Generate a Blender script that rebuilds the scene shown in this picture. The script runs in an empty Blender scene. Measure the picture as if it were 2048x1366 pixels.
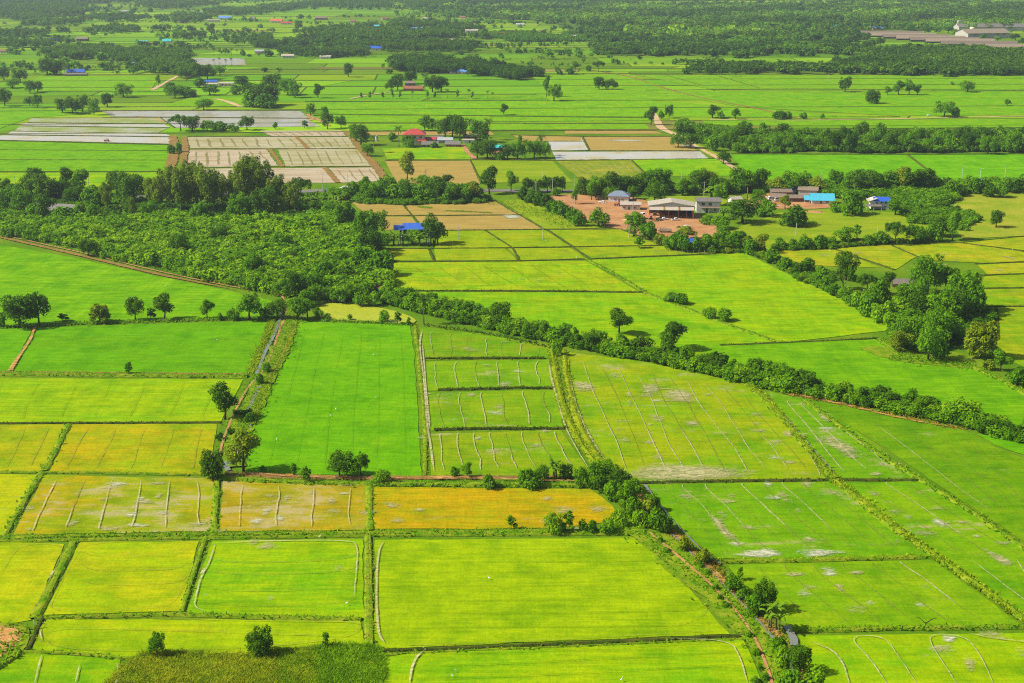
import bpy, bmesh, math, random
import numpy as np
from mathutils import Vector, Matrix
R = random.Random(7)
NP = np.random.default_rng(11)
scene = bpy.context.scene
COL = scene.collection
PI = math.pi
# ------------------------------------------------------------------ camera: pixel of the 2048x1366 photograph <-> place on the plain
FPX, CAMH = 2700.0, 156.0
PITCH = math.atan((683 + 100) / FPX)
CP, SP = math.cos(PITCH), math.sin(PITCH)
def G(px, py, z=0.0):
    x, y = (px - 1024) / FPX, (683 - py) / FPX
    d = (x, y * SP + CP, y * CP - SP)
    t = (z - CAMH) / d[2]
    return Vector((d[0] * t, d[1] * t, z))
def mpp(p):                       # metres per photo pixel at a place
    return (p[1] * CP + (CAMH - p[2]) * SP) / FPX
def vpp(p):                       # metres of HEIGHT per photo pixel
    return mpp(p) / math.cos(math.atan2(CAMH, p[1]))
cam_d = bpy.data.cameras.new('camera'); cam = bpy.data.objects.new('camera', cam_d); COL.objects.link(cam)
cam.location = (0, 0, CAMH); cam.rotation_euler = (PI / 2 - PITCH, 0, 0)
cam_d.sensor_width = 36; cam_d.lens = 36 * FPX / 2048; cam_d.clip_end = 30000; cam_d.clip_start = 1
scene.camera = cam
# ------------------------------------------------------------------ light
SUN_EL, SUN_AZ = math.radians(43), math.radians(-97)    # azimuth from +Y (the way we look), negative = from the left
w = bpy.data.worlds.new('World'); scene.world = w; w.use_nodes = True
nt = w.node_tree; bg = nt.nodes['Background']
sk = nt.nodes.new('ShaderNodeTexSky'); sk.sky_type = 'NISHITA'; sk.sun_disc = False
sk.sun_elevation = SUN_EL; sk.sun_rotation = SUN_AZ; sk.air_density = 1.0; sk.dust_density = 3.5; sk.ozone_density = .5
nt.links.new(sk.outputs[0], bg.inputs[0]); bg.inputs[1].default_value = 0.08
sd = bpy.data.lights.new('sun', 'SUN'); so = bpy.data.objects.new('sun', sd); COL.objects.link(so)
sd.energy = 5.0; sd.angle = math.radians(0.55); sd.color = (1.0, 0.94, 0.80)
sdir = Vector((math.sin(SUN_AZ) * math.cos(SUN_EL), math.cos(SUN_AZ) * math.cos(SUN_EL), math.sin(SUN_EL)))
so.rotation_euler = sdir.to_track_quat('Z', 'Y').to_euler(); so.location = (0, 0, 400)
scene.view_settings.view_transform = 'Standard'; scene.view_settings.look = 'None'
scene.view_settings.exposure = 0.55; scene.view_settings.gamma = 1
cy = scene.cycles
cy.max_bounces = 5; cy.diffuse_bounces = 2; cy.glossy_bounces = 2; cy.transmission_bounces = 3; cy.volume_bounces = 0; cy.transparent_max_bounces = 10
cy.use_denoising = False; cy.filter_width = 1.15
# ------------------------------------------------------------------ material helpers
class NT:
    def __init__(s, name):
        s.m = bpy.data.materials.new(name); s.m.use_nodes = True; s.t = s.m.node_tree
        for n in list(s.t.nodes): s.t.nodes.remove(n)
        s.out = s.n('ShaderNodeOutputMaterial')
    def n(s, typ, **kw):
        nd = s.t.nodes.new(typ)
        for k, v in kw.items():
            if k.startswith('i_'):
                key = k[2:]; nd.inputs[int(key) if key.isdigit() else key.replace('_', ' ')].default_value = v
            else: setattr(nd, k, v)
        return nd
    def l(s, a, b): s.t.links.new(a, b)
    def math(s, op, a, b=None, clamp=False):
        nd = s.n('ShaderNodeMath', operation=op, use_clamp=clamp)
        for i, v in enumerate((a, b)):
            if v is None: continue
            if isinstance(v, (int, float)): nd.inputs[i].default_value = v
            else: s.l(v, nd.inputs[i])
        return nd.outputs[0]
    def mix(s, f, a, b, mode='MIX'):
        nd = s.n('ShaderNodeMix', data_type='RGBA', blend_type=mode, clamp_factor=True)
        for i, v in ((0, f), (6, a), (7, b)):
            if isinstance(v, (int, float)): nd.inputs[i].default_value = v
            elif isinstance(v, tuple): nd.inputs[i].default_value = (*v[:3], 1)
            else: s.l(v, nd.inputs[i])
        return nd.outputs[2]
    def noise(s, vec, scale, detail=3, rough=0.55, stretch=None, rot=0):
        if stretch is not None or rot:
            mp = s.n('ShaderNodeMapping'); s.l(vec, mp.inputs[0]); mp.inputs['Scale'].default_value = stretch or (1, 1, 1)
            mp.inputs['Rotation'].default_value = (0, 0, rot); vec = mp.outputs[0]
        nd = s.n('ShaderNodeTexNoise', i_Scale=scale, i_Detail=detail, i_Roughness=rough); s.l(vec, nd.inputs['Vector'])
        return nd.outputs[0]
    def ramp(s, v, a, b, lo=0.0, hi=1.0):
        nd = s.n('ShaderNodeMapRange', clamp=True)
        s.l(v, nd.inputs[0])
        for i, x in ((1, a), (2, b), (3, lo), (4, hi)):
            if isinstance(x, (int, float)): nd.inputs[i].default_value = x
            else: s.l(x, nd.inputs[i])
        return nd.outputs[0]
    def bsdf(s, col, rough=0.7, spec=0.3, metal=0.0, bump=None, bstr=0.3, bdist=0.1):
        b = s.n('ShaderNodeBsdfPrincipled', i_Metallic=metal); b.inputs['Specular IOR Level'].default_value = spec
        for k, v in (('Base Color', col), ('Roughness', rough)):
            if isinstance(v, tuple): b.inputs[k].default_value = (*v[:3], 1)
            elif isinstance(v, (int, float)): b.inputs[k].default_value = v
            else: s.l(v, b.inputs[k])
        if bump is not None:
            bp = s.n('ShaderNodeBump', i_Strength=bstr, i_Distance=bdist); s.l(bump, bp.inputs['Height']); s.l(bp.outputs[0], b.inputs['Normal'])
        return b
    def done(s, b): s.l(b.outputs[0], s.out.inputs[0]); return s.m
    def obj(s): return s.n('ShaderNodeTexCoord').outputs['Object']
    def pos(s): return s.n('ShaderNodeNewGeometry').outputs['Position']
def vary(name, c1, c2, scale=0.3, rough=0.8, spec=0.2, fine=2.0, bstr=0.3, stretch=None, lo=.35, hi=.65):
    k = NT(name); p = k.pos(); a = k.noise(p, scale, 4, .6, stretch); f = k.noise(p, fine, 3, .6)
    c = k.mix(k.ramp(a, lo, hi), c1, c2); c = k.mix(k.ramp(f, .3, .7, 0, .5), c, tuple(x * .55 for x in c1))
    return k.done(k.bsdf(c, rough, spec, bump=f, bstr=bstr, bdist=.3))
def plain(name, c, rough=0.6, spec=0.3, metal=0, var=.25, scale=1.5):
    k = NT(name); a = k.noise(k.obj(), scale, 4, .6)
    return k.done(k.bsdf(k.mix(k.ramp(a, .3, .7), tuple(x * (1 - var) for x in c), c), rough, spec, metal))
# ------------------------------------------------------------------ object helpers
def tag(o, label=None, cat=None, group=None, kind=None):
    if label: o['label'] = label
    if cat: o['category'] = cat
    if group: o['group'] = group
    if kind: o['kind'] = kind
    return o
def link(name, me, parent=None, loc=None, rz=0, scale=None):
    o = bpy.data.objects.new(name, me); COL.objects.link(o)
    if parent is not None: o.parent = parent
    if loc is not None: o.location = loc
    if rz: o.rotation_euler = (0, 0, rz)
    if scale is not None: o.scale = scale if hasattr(scale, '__len__') else (scale,) * 3
    return o
def mesh(name, V, F, mats, mi=None, smooth=False):
    me = bpy.data.meshes.new(name); me.from_pydata([tuple(v) for v in V], [], F)
    for m in (mats if isinstance(mats, (list, tuple)) else [mats]): me.materials.append(m)
    if mi is not None: me.polygons.foreach_set('material_index', mi)
    if smooth: me.polygons.foreach_set('use_smooth', [True] * len(F))
    me.update(); return me
def qmesh(name, Q, mats, tv=None, mi=None):               # Q: (n,4,3) free quads
    n = len(Q); me = bpy.data.meshes.new(name)
    me.vertices.add(n * 4); me.vertices.foreach_set('co', np.ascontiguousarray(Q, dtype=np.float32).ravel())
    me.loops.add(n * 4); me.loops.foreach_set('vertex_index', np.arange(n * 4, dtype=np.int32))
    me.polygons.add(n); me.polygons.foreach_set('loop_start', np.arange(0, n * 4, 4, dtype=np.int32))
    for m in (mats if isinstance(mats, (list, tuple)) else [mats]): me.materials.append(m)
    if mi is not None: me.polygons.foreach_set('material_index', np.asarray(mi, dtype=np.int32))
    me.update(calc_edges=True)
    if tv is not None:
        at = me.attributes.new('tv', 'FLOAT', 'FACE'); at.data.foreach_set('value', np.asarray(tv, dtype=np.float32))
    return me
class MB:                                                  # collects boxes, prisms and tubes for ONE mesh
    def __init__(s): s.V = []; s.F = []
    def add(s, V, F):
        o = len(s.V); s.V += [tuple(v) for v in V]; s.F += [tuple(i + o for i in f) for f in F]; return s
    def box(s, x0, x1, y0, y1, z0, z1):
        return s.add([(x0,y0,z0),(x1,y0,z0),(x1,y1,z0),(x0,y1,z0),(x0,y0,z1),(x1,y0,z1),(x1,y1,z1),(x0,y1,z1)],
                     [(0,3,2,1),(4,5,6,7),(0,1,5,4),(1,2,6,5),(2,3,7,6),(3,0,4,7)])
    def tube(s, pts, rads, n=6):
        V = []; F = []
        for i, p in enumerate(pts):
            p = Vector(p); q = Vector(pts[min(i + 1, len(pts) - 1)]); q0 = Vector(pts[max(i - 1, 0)])
            d = (q - q0).normalized(); a = d.orthogonal().normalized() if abs(d.z) < .99 else Vector((1, 0, 0)); a = (a - d * a.dot(d)).normalized(); b = d.cross(a)
            for k in range(n):
                t = 2 * PI * k / n; V.append(p + (a * math.cos(t) + b * math.sin(t)) * rads[i])
        for i in range(len(pts) - 1):
            for k in range(n): F.append((i*n+k, i*n+(k+1) % n, (i+1)*n+(k+1) % n, (i+1)*n+k))
        F.append(tuple(range(n))[::-1]); F.append(tuple((len(pts)-1)*n + k for k in range(n)))
        return s.add(V, F)
    def prism(s, prof, y0, y1, ax='y'):                    # profile in (x,z), extruded along y
        n = len(prof); V = [(x, y0, z) for x, z in prof] + [(x, y1, z) for x, z in prof]
        if ax == 'x': V = [(y, x, z) for x, y, z in V]
        F = [tuple(range(n)), tuple(range(2*n-1, n-1, -1))] + [(i, i + n, (i+1) % n + n, (i+1) % n) for i in range(n)]
        return s.add(V, F)
    def mesh(s, name, mat, smooth=False): return mesh(name, s.V, s.F, mat, smooth=smooth)
def build(mb, name, mat, parent=None, smooth=False):
    return link(name, mb.mesh(name, mat, smooth), parent)
def inpoly(x, y, P):
    c = False; j = len(P) - 1
    for i in range(len(P)):
        xi, yi = P[i][0], P[i][1]; xj, yj = P[j][0], P[j][1]
        if (yi > y) != (yj > y) and x < (xj - xi) * (y - yi) / (yj - yi) + xi: c = not c
        j = i
    return c
def sample(polypx, n, mind, rng=R): return [tuple(q) for q in scatter(polypx, mind, 0, 0, n)]
def NZ(x, y, s, o=0.0):                                     # cheap smooth noise, -1..1
    x, y = x / s + o, y / s - o * .7
    return (np.sin(x * 1.7 + 1.3 * np.sin(y * 1.1 + o)) + np.sin(y * 2.1 + 1.7 * np.sin(x * .9 - o)) + .7 * np.sin(x * 3.9 - y * 2.7) + .6 * np.sin(x * 2.3 + y * 5.1 + 2)) / 3.3
def scatter(polypx, mind, rag=0.0, gaps=0.0, cap=None, o=0.0):
    P = np.array([G(*p)[:2] for p in polypx]); lo, hi = P.min(0) - rag, P.max(0) + rag
    nx, ny = int((hi[0] - lo[0]) / mind) + 1, int((hi[1] - lo[1]) / (mind * .87)) + 1
    ix, iy = np.meshgrid(np.arange(nx), np.arange(ny)); x = lo[0] + (ix + .5 * (iy % 2)) * mind; y = lo[1] + iy * mind * .87
    x = (x + NP.uniform(-.42, .42, x.shape) * mind).ravel(); y = (y + NP.uniform(-.42, .42, y.shape) * mind).ravel()
    tx, ty = x + rag * NZ(x, y, 22, 1.0), y + rag * 1.6 * NZ(x, y, 19, 4.0)
    c = np.zeros(len(x), bool); n = len(P)
    for i in range(n):
        a, b = P[i], P[i - 1]
        m = ((a[1] > ty) != (b[1] > ty)); c ^= m & (tx < (b[0] - a[0]) * (ty - a[1]) / (b[1] - a[1] + 1e-12) + a[0])
    if gaps: c &= NZ(x, y, max(34, mind * 9), 7.0 + o) > (gaps * 2 - 1.05) 
    r = np.stack([x[c], y[c]], 1)
    if cap and len(r) > cap: r = r[NP.permutation(len(r))[:cap]]
    return r
def polyline(pts, step):                                   # resample world points every `step` metres
    P = [Vector((p[0], p[1], 0)) for p in pts]; out = [P[0]]
    for a, b in zip(P, P[1:]):
        n = max(1, int((b - a).length / step))
        for i in range(1, n + 1): out.append(a.lerp(b, i / n))
    return out
def smoothline(pts, it=2):
    P = [Vector((p[0], p[1], 0)) for p in pts]
    for _ in range(it):
        Q = [P[0]]
        for a, b in zip(P, P[1:]): Q += [a.lerp(b, .25), a.lerp(b, .75)]
        Q.append(P[-1]); P = Q
    return P
# ================================================================== LAND
def paddy_mat():
    k = NT('paddy'); p = k.pos()
    at = lambda n: k.n('ShaderNodeAttribute', attribute_type='OBJECT', attribute_name=n)
    t1, t2, par, sh = at('tint').outputs[0], at('tint_b').outputs[0], k.n('ShaderNodeSeparateXYZ'), k.n('ShaderNodeSeparateXYZ')
    k.l(at('par').outputs['Vector'], par.inputs[0]); patch, mud, streak = par.outputs
    off = k.n('ShaderNodeVectorMath', operation='ADD'); k.l(p, off.inputs[0]); k.l(at('seed').outputs['Vector'], off.inputs[1]); q = off.outputs[0]
    big = k.noise(q, .04, 5, .66, (1, 1.4, 1))
    med = k.noise(q, .16, 5, .65, (.5, 1.6, 1))
    st = k.noise(q, .5, 3, .6, (.09, 1.5, 1))
    st2 = k.noise(q, .25, 2, .5, (1.6, .12, 1))
    fine = k.noise(q, 1.0, 4, .7); grain = k.noise(q, 2.6, 2, .7)
    s = k.math('ADD', k.math('MULTIPLY', big, .55), k.math('ADD', k.math('MULTIPLY', med, .3), k.math('MULTIPLY', st, .15)))
    lo = k.math('SUBTRACT', 1.0, k.math('MULTIPLY', patch, 1.0))           # patch amount 0..1 -> threshold
    lo = k.ramp(lo, 0, 1, .30, .70)
    c = k.mix(k.ramp(s, k.math('SUBTRACT', lo, .07), k.math('ADD', lo, .07)), t1, t2)
    # darker and lighter drifts along the sowing
    c = k.mix(k.math('MULTIPLY', k.ramp(st, .38, .68), streak), c, k.mix(1.0, c, (.50, .62, .45), 'MULTIPLY'))
    c = k.mix(k.math('MULTIPLY', k.ramp(st2, .42, .7), k.math('MULTIPLY', streak, .6)), c, k.mix(1.0, c, (1.30, 1.22, .9), 'MULTIPLY'))
    c = k.mix(k.ramp(k.noise(q, .07, 3, .6), .48, .68, 0, .75), c, k.mix(1.0, c, (.56, .74, .6), 'MULTIPLY'))
    c = k.mix(k.ramp(fine, .38, .66, .0, .42), c, k.mix(1.0, c, (.5, .62, .5), 'MULTIPLY'))
    c = k.mix(k.ramp(grain, .5, .75, .0, .5), c, k.mix(1.0, c, (1.35, 1.25, 1.2), 'MULTIPLY'))
    md2 = k.noise(q, .22, 5, .72, (.7, 1.3, 1)); rows = k.noise(q, .8, 2, .6, (.10, 2.0, 1)); rows2 = k.noise(q, .8, 2, .6, (2.2, .10, 1))
    c = k.mix(k.ramp(md2, .46, .62, 0, .5), c, k.mix(1.0, c, (.62, .76, .5), 'MULTIPLY')); c = k.mix(k.ramp(md2, .46, .34, 0, .4), c, k.mix(1.0, c, (1.28, 1.14, .9), 'MULTIPLY'))
    c = k.mix(k.ramp(rows, .42, .62, 0, .28), c, k.mix(1.0, c, (.6, .72, .5), 'MULTIPLY')); c = k.mix(k.ramp(rows2, .42, .62, 0, .22), c, k.mix(1.0, c, (.66, .76, .5), 'MULTIPLY'))
    # thin stands where the wet mud shows
    ms = k.math('ADD', k.math('MULTIPLY', k.noise(q, .06, 5, .7, (.7, 1.3, 1)), .62), k.math('ADD', k.math('MULTIPLY', fine, .2), k.math('MULTIPLY', st, .18)))
    ml = k.ramp(mud, 0, 1, .62, .44)
    mf = k.ramp(ms, ml, k.math('ADD', ml, .08))
    mf = k.math('MULTIPLY', mf, k.ramp(mud, 0, .02)); 
    c = k.mix(k.math('MULTIPLY', mf, .85), c, (.35, .285, .12))
    b = k.bsdf(c, k.ramp(mf, 0, 1, .9, .3), 0, bump=fine, bstr=.4, bdist=.35); k.l(k.math('MULTIPLY', mf, .4), b.inputs['Specular IOR Level'])
    return k.done(b)
M = {}
M['paddy'] = paddy_mat()
def water_mat(name, c, c2, cover, rough=.05, sc=.12, stretch=(.5, 1.6, 1), ed=.06):
    k = NT(name); p = k.pos(); a = k.noise(p, sc, 5, .68, stretch); f = k.noise(p, 1.4, 3, .65, (.4, 1.3, 1))
    s = k.math('ADD', k.math('MULTIPLY', a, .7), k.math('MULTIPLY', f, .3))
    m = k.ramp(s, 1 - cover - ed, 1 - cover + ed)
    b = k.bsdf(k.mix(m, c, c2), k.ramp(m, 0, 1, rough, .8), .5, bump=k.noise(p, .8, 2, .5), bstr=.02, bdist=.1)
    return k.done(b)
M['ground'] = vary('ground', (.065, .165, .004), (.15, .225, .010), .03, fine=.6, bstr=.5, spec=0)
M['far_field'] = None
def far_mat():
    k = NT('far_field'); p = k.pos(); a = k.n('ShaderNodeAttribute', attribute_type='GEOMETRY', attribute_name='tint').outputs[0]
    n1 = k.noise(p, .02, 4, .6, (.5, 2, 1)); n2 = k.noise(p, .25, 3, .6, (.2, 1.2, 1))
    c = k.mix(k.ramp(n1, .4, .7, 0, .6), a, k.mix(1.0, a, (.55, .72, .6), 'MULTIPLY'))
    c = k.mix(k.ramp(n2, .4, .7, 0, .45), c, k.mix(1.0, c, (1.4, 1.25, 1.1), 'MULTIPLY'))
    return k.done(k.bsdf(c, .9, 0))
M['far_field'] = far_mat()
M['bund'] = vary('bund_grass_soil', (.085, .20, .003), (.23, .27, .015), .25, fine=1.2, bstr=.6, spec=0)
M['bund_lime'] = vary('bund_lime', (.12, .20, .004), (.27, .30, .01), .3, fine=1.0, bstr=.8, spec=0); M['bund_dark'] = vary('bund_dark', (.03, .065, .005), (.10, .10, .02), .3, fine=1.2, bstr=.6, spec=0)
M['bund_dry'] = vary('bund_dry', (.16, .10, .02), (.30, .17, .03), .2, fine=1.0, bstr=.5)
M['dirt'] = vary('dirt', (.33, .15, .055), (.46, .25, .11), .08, fine=.8, bstr=.4)
M['dirt_pale'] = vary('dirt_pale', (.42, .29, .14), (.55, .40, .22), .08, fine=.8, bstr=.3)
M['mud'] = vary('mud', (.27, .21, .12), (.42, .35, .21), .5, rough=.25, spec=.5, fine=3, bstr=.1)
M['rut'] = vary('rut', (.08, .10, .015), (.20, .18, .06), .5, rough=.5, spec=.2, fine=3, bstr=.2)
M['drill'] = vary('drill', (.05, .14, .002), (.10, .20, .004), .5, fine=3, bstr=.3, spec=0)
def soft(name, c1, c2, rough=.5, spec=.2, sx=.35, fine=1.3, spread=1.5, edge=.14):
    k = NT(name); p = k.pos(); m = k.n('ShaderNodeAttribute', attribute_type='GEOMETRY', attribute_name='m').outputs['Fac']
    a = k.noise(p, .35, 5, .68, (sx, 1.2, 1)); f = k.noise(p, fine, 4, .7, (.6, 1.4, 1))
    v = k.math('ADD', m, k.math('MULTIPLY', k.math('SUBTRACT', k.math('ADD', k.math('MULTIPLY', a, .6), k.math('MULTIPLY', f, .4)), .5), spread))
    al = k.ramp(v, .5 - edge, .5 + edge); b = k.bsdf(k.mix(k.ramp(f, .35, .65), c1, c2), rough, spec); t = k.n('ShaderNodeBsdfTransparent'); mx = k.n('ShaderNodeMixShader')
    k.l(al, mx.inputs[0]); k.l(t.outputs[0], mx.inputs[1]); k.l(b.outputs[0], mx.inputs[2]); k.l(mx.outputs[0], k.out.inputs[0]); return k.m
M['soft_mud'] = soft('wet_mud', (.24, .25, .07), (.42, .38, .19), .35, .25, .6, spread=2.3, edge=.3); M['soft_water'] = soft('shallow_water', (.28, .32, .16), (.56, .54, .40), .15, .5, .55, spread=2.3, edge=.3); M['soft_earth'] = soft('bare_soil', (.34, .16, .045), (.46, .26, .10), .9, 0, .6, .8, 1.8); M['soft_weeds'] = soft('weeds', (.04, .10, .004), (.12, .19, .01), .9, 0, .6, .8, 1.8)
M['t_mud'] = soft('track_mud', (.26, .25, .09), (.50, .44, .26), .35, .3, .8, 1.0, 1.7, .25); M['t_rut'] = soft('track_rut', (.12, .14, .012), (.24, .22, .05), .6, .1, .8, 1.0, 1.7, .3); M['t_drill'] = soft('track_drill', (.045, .13, .002), (.08, .18, .003), .9, 0, .8, .9, 1.1, .3)
M['asphalt'] = vary('asphalt', (.13, .12, .11), (.20, .185, .165), .1, fine=2, bstr=.1)
M['water'] = water_mat('water', (.40, .39, .33), (.17, .15, .05), .46, .04, .05, (.7, .5, 1), .08)  # pale base paints in reflected sky; darker patches mix mud with painted reflections
M['wet_green'] = water_mat('wet_green', (.40, .38, .29), (.16, .21, .02), .56, .06, .06, (.7, .6, 1), .08)  # green-brown patches: wet crop and mud, plus reflections painted into the colour
M['wet_white'] = water_mat('wet_white', (.50, .48, .42), (.27, .24, .10), .46, .03, .055, (.7, .55, 1), .09)  # whitish sky reflection put into the base colour; patches are mud and painted reflections
M['ditch'] = water_mat('ditch_water', (.16, .17, .15), (.07, .10, .03), .2)
M['pond_weed'] = vary('pond_weed', (.29, .34, .012), (.35, .39, .02), .15, rough=.5, fine=.7, bstr=.05)
M['tilled'] = water_mat('tilled', (.47, .39, .25), (.22, .145, .055), .48, .25, .22, (.10, .55, 1), .10)
M['tilled_green'] = water_mat('tilled_green', (.44, .39, .24), (.20, .18, .045), .52, .25, .22, (.10, .5, 1), .10)
M['stubble'] = vary('stubble', (.27, .19, .035), (.36, .26, .05), .12, fine=1.5, bstr=.4, stretch=(.4, 1.5, 1))
M['rough_grass'] = vary('rough_grass', (.14, .24, .005), (.25, .30, .012), .06, fine=.7, bstr=.6, stretch=(.5, 1.4, 1), spec=0)
M['dry_grass'] = vary('dry_grass', (.16, .25, .008), (.31, .30, .03), .05, fine=.6, bstr=.6, spec=0)
# ---- the plain itself
g = link('ground', mesh('ground', [(-6500, -600, -.12), (6500, -600, -.12), (6500, 9000, -.12), (-6500, 9000, -.12)], [(0, 1, 2, 3)], M['ground'])); tag(g, kind='structure')
# ---- far paddies: rows of plots away to the horizon, one sheet with a tint per plot
GREENS = [(.13, .29, .003), (.155, .31, .003), (.10, .25, .003), (.18, .33, .004), (.20, .32, .004), (.115, .26, .004), (.12, .22, .006), (.15, .25, .01)]
fv, ff, ft, sv, sf = [], [], [], [], []
Y = G(1024, 262)[1]
FR = random.Random(5)
while Y < 8200:
    dep = FR.uniform(26, 88) * (1 + (Y - 1100) / 3500); Wd = Y * .62 + 250; x = -Wd - FR.uniform(0, 100); slant = .05 * math.sin(Y / 700.0)
    rowt = FR.choice(GREENS); sk_ = FR.uniform(-.12, .55)
    while x < Wd:
        wd = FR.uniform(70, 260) * (1 + (Y - 1100) / 6000); t = rowt if FR.random() < .45 else FR.choice(GREENS)
        if FR.random() < .035: t = FR.choice([(.26, .19, .05), (.20, .20, .04), (.30, .24, .09)])
        j = FR.uniform(.72, 1.1) * (1 if Y < 1700 else .88); t = tuple(c * j for c in t)
        f = lambda X, YY: (X + (YY - Y) * sk_, YY + slant * X, -.06)
        g1, g2 = 1.1, 1.2
        o = len(fv); fv += [f(x + g1, Y + g2), f(x + wd - g1, Y + g2), f(x + wd - g1, Y + dep - g2), f(x + g1, Y + dep - g2)]
        ff.append((o, o+1, o+2, o+3)); ft.append(t)
        if FR.random() < .8:                                # bank between two plots of the row
            o = len(sv); sv += [f(x - .9, Y), f(x + .9, Y), f(x + .9, Y + dep), f(x - .9, Y + dep)]; sf.append((o, o+1, o+2, o+3))
        x += wd
    o = len(sv); a, b = (-Wd, Wd)
    if FR.random() < .75:
        hh = FR.uniform(.15, .75); yy = lambda X: Y + slant * X
        sv += [(a, yy(a) - .7, -.05), (b, yy(b) - .7, -.05), (b, yy(b), hh), (a, yy(a), hh), (b, yy(b) + 1.1, -.05), (a, yy(a) + 1.1, -.05)]
        sf += [(o, o+1, o+2, o+3), (o+3, o+2, o+4, o+5)]
    Y += dep
me = mesh('far_fields', fv, ff, M['far_field']); at = me.attributes.new('tint', 'FLOAT_COLOR', 'FACE')
at.data.foreach_set('color', np.array([(*t, 1) for t in ft], dtype=np.float32).ravel())
tag(link('far_fields', me), kind='structure')
tag(link('far_field_banks', mesh('far_field_banks', sv, sf, M['bund_dark'])), kind='structure')
# ---- near and middle plots, outlined one by one
zfield = [0.02]; zsoft = [0]
def softpatch(pts, mat, core=1.05, rim=.0, grow=1.35, name='wet_patch'):   # thin film whose edge breaks up into the crop
    P = [G(*p) for p in pts]; c = sum(P, Vector()) / len(P)
    for _ in range(2):
        Q = []
        for a, b in zip(P, P[1:] + P[:1]): Q += [a.lerp(b, .25), a.lerp(b, .75)]
        P = Q
    zsoft[0] += 1; z = .31 + (zsoft[0] % 30) * .001; V = [(c.x, c.y, z)]; vals = [core]; n = len(P)
    for f, v in ((.55, core), (grow, rim)):
        for p in P: q = c + (p - c) * f; V.append((q.x, q.y, z)); vals.append(v)
    F = [(0, 1 + i, 1 + (i + 1) % n) for i in range(n)] + [(1 + i, 1 + n + i, 1 + n + (i + 1) % n, 1 + (i + 1) % n) for i in range(n)]
    me = mesh(name, V, F, M[mat]); at = me.attributes.new('m', 'FLOAT', 'POINT'); at.data.foreach_set('value', vals); return tag(link(name, me), kind='structure')
def outline(pts, jit=.3, step=5, rng=R):
    P = [G(*p) for p in pts]; out = []
    for a, b in zip(P, P[1:] + P[:1]):
        n = max(1, min(60, int((b - a).length / step)))
        for i in range(n):
            q = a.lerp(b, i / n)
            if i: q += Vector((rng.uniform(-jit, jit), rng.uniform(-jit, jit), 0))
            out.append(q)
    return out
def sheet(name, pts, mat, z=None, jit=.3, smooth=0):
    if z is None: zfield[0] += .002; z = zfield[0]
    P = [G(*p) for p in pts]
    if smooth:
        for _ in range(smooth):
            Q = []
            for a, b in zip(P, P[1:] + P[:1]): Q += [a.lerp(b, .25), a.lerp(b, .75)]
            P = Q
        V = P
    else: V = outline(pts, jit)
    bm = bmesh.new(); vs = [bm.verts.new((v.x, v.y, z)) for v in V]; fc = bm.faces.new(vs)
    bm.normal_update()
    if fc.normal.z < 0: fc.normal_flip()
    bmesh.ops.triangulate(bm, faces=bm.faces[:]); me = bpy.data.meshes.new(name); bm.to_mesh(me); bm.free()
    me.materials.append(mat); return tag(link(name, me), kind='structure')
LIME, VIV, MID, YEL, ORA, BRI, OLV = (.275, .375, .001), (.115, .31, .001), (.13, .30, .002), (.37, .375, .003), (.37, .26, .004), (.165, .345, .002), (.19, .24, .012)
KNOWN = (LIME, VIV, MID, YEL, ORA, BRI, OLV)
def paddy(pts, t1, t2=None, patch=.3, mud=0.0, streak=.4):
    fx = lambda t: t if t in KNOWN or t is None else (t[0] * 1.2 + .055, t[1] * 1.15, t[2] * .5)
    t1, t2 = fx(t1), fx(t2); patch = min(.6, patch + .05)
    o = sheet('rice_field', pts, M['paddy']); o['tint'] = list(t1); o['tint_b'] = list(t2 or tuple(c * .75 for c in t1)); o['par'] = [patch, mud, streak]
    o['seed'] = [R.uniform(0, 900), R.uniform(0, 900), 0.0]; return o
# bottom rows
paddy([(-40,1345),(55,1305),(240,1318),(252,1380),(-40,1380)], MID, LIME, .35, .06)
paddy([(770,1315),(850,1302),(1485,1277),(1510,1330),(1525,1380),(760,1380)], LIME, BRI, .4, .05)
paddy([(1585,1272),(2090,1265),(2090,1390),(1645,1390)], BRI, LIME, .55, .10)
paddy([(85,1238),(720,1241),(728,1288),(560,1302),(240,1314),(58,1300)], LIME, YEL, .25, .04)
paddy([(-60,1082),(128,1088),(62,1240),(-60,1262)], LIME, YEL, .55, .0)
paddy([(160,1085),(398,1082),(362,1222),(88,1230)], LIME, YEL, .5, .05)
paddy([(425,1082),(725,1078),(728,1237),(372,1230)], LIME, BRI, .45, .06)
paddy([(750,1080),(1280,1075),(1345,1140),(1460,1268),(772,1297),(750,1285)], LIME, (.15, .30, .003), .42, .0)
paddy([(-60,947),(78,950),(12,1072),(-60,1072)], LIME, YEL, .5, .25)
paddy([(88,950),(427,957),(430,1062),(26,1070)], (.15, .25, .008), (.28, .24, .006), .38, .60)
paddy([(446,962),(735,972),(735,1060),(440,1062)], (.20, .23, .02), (.28, .22, .01), .42, .62)
paddy([(746,974),(1180,978),(1225,1012),(1245,1042),(1090,1057),(745,1058)], (.20, .26, .004), (.31, .235, .004), .50, .16, .5)
paddy([(-60,849),(130,849),(85,943),(-60,943)], (.16, .28, .006), (.27, .27, .006), .45, .05)
paddy([(145,849),(434,848),(420,949),(97,945)], (.16, .28, .006), (.28, .265, .006), .47, .06)
paddy([(-60,756),(486,759),(442,844),(-60,847)], (.115, .31, .004), LIME, .5, .0, .6)
paddy([(-60,660),(66,656),(20,743),(-60,746)], VIV, BRI, .3)
paddy([(76,655),(300,648),(552,641),(502,748),(26,745)], (.05, .235, .003), VIV, .5, 0, .5)
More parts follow.
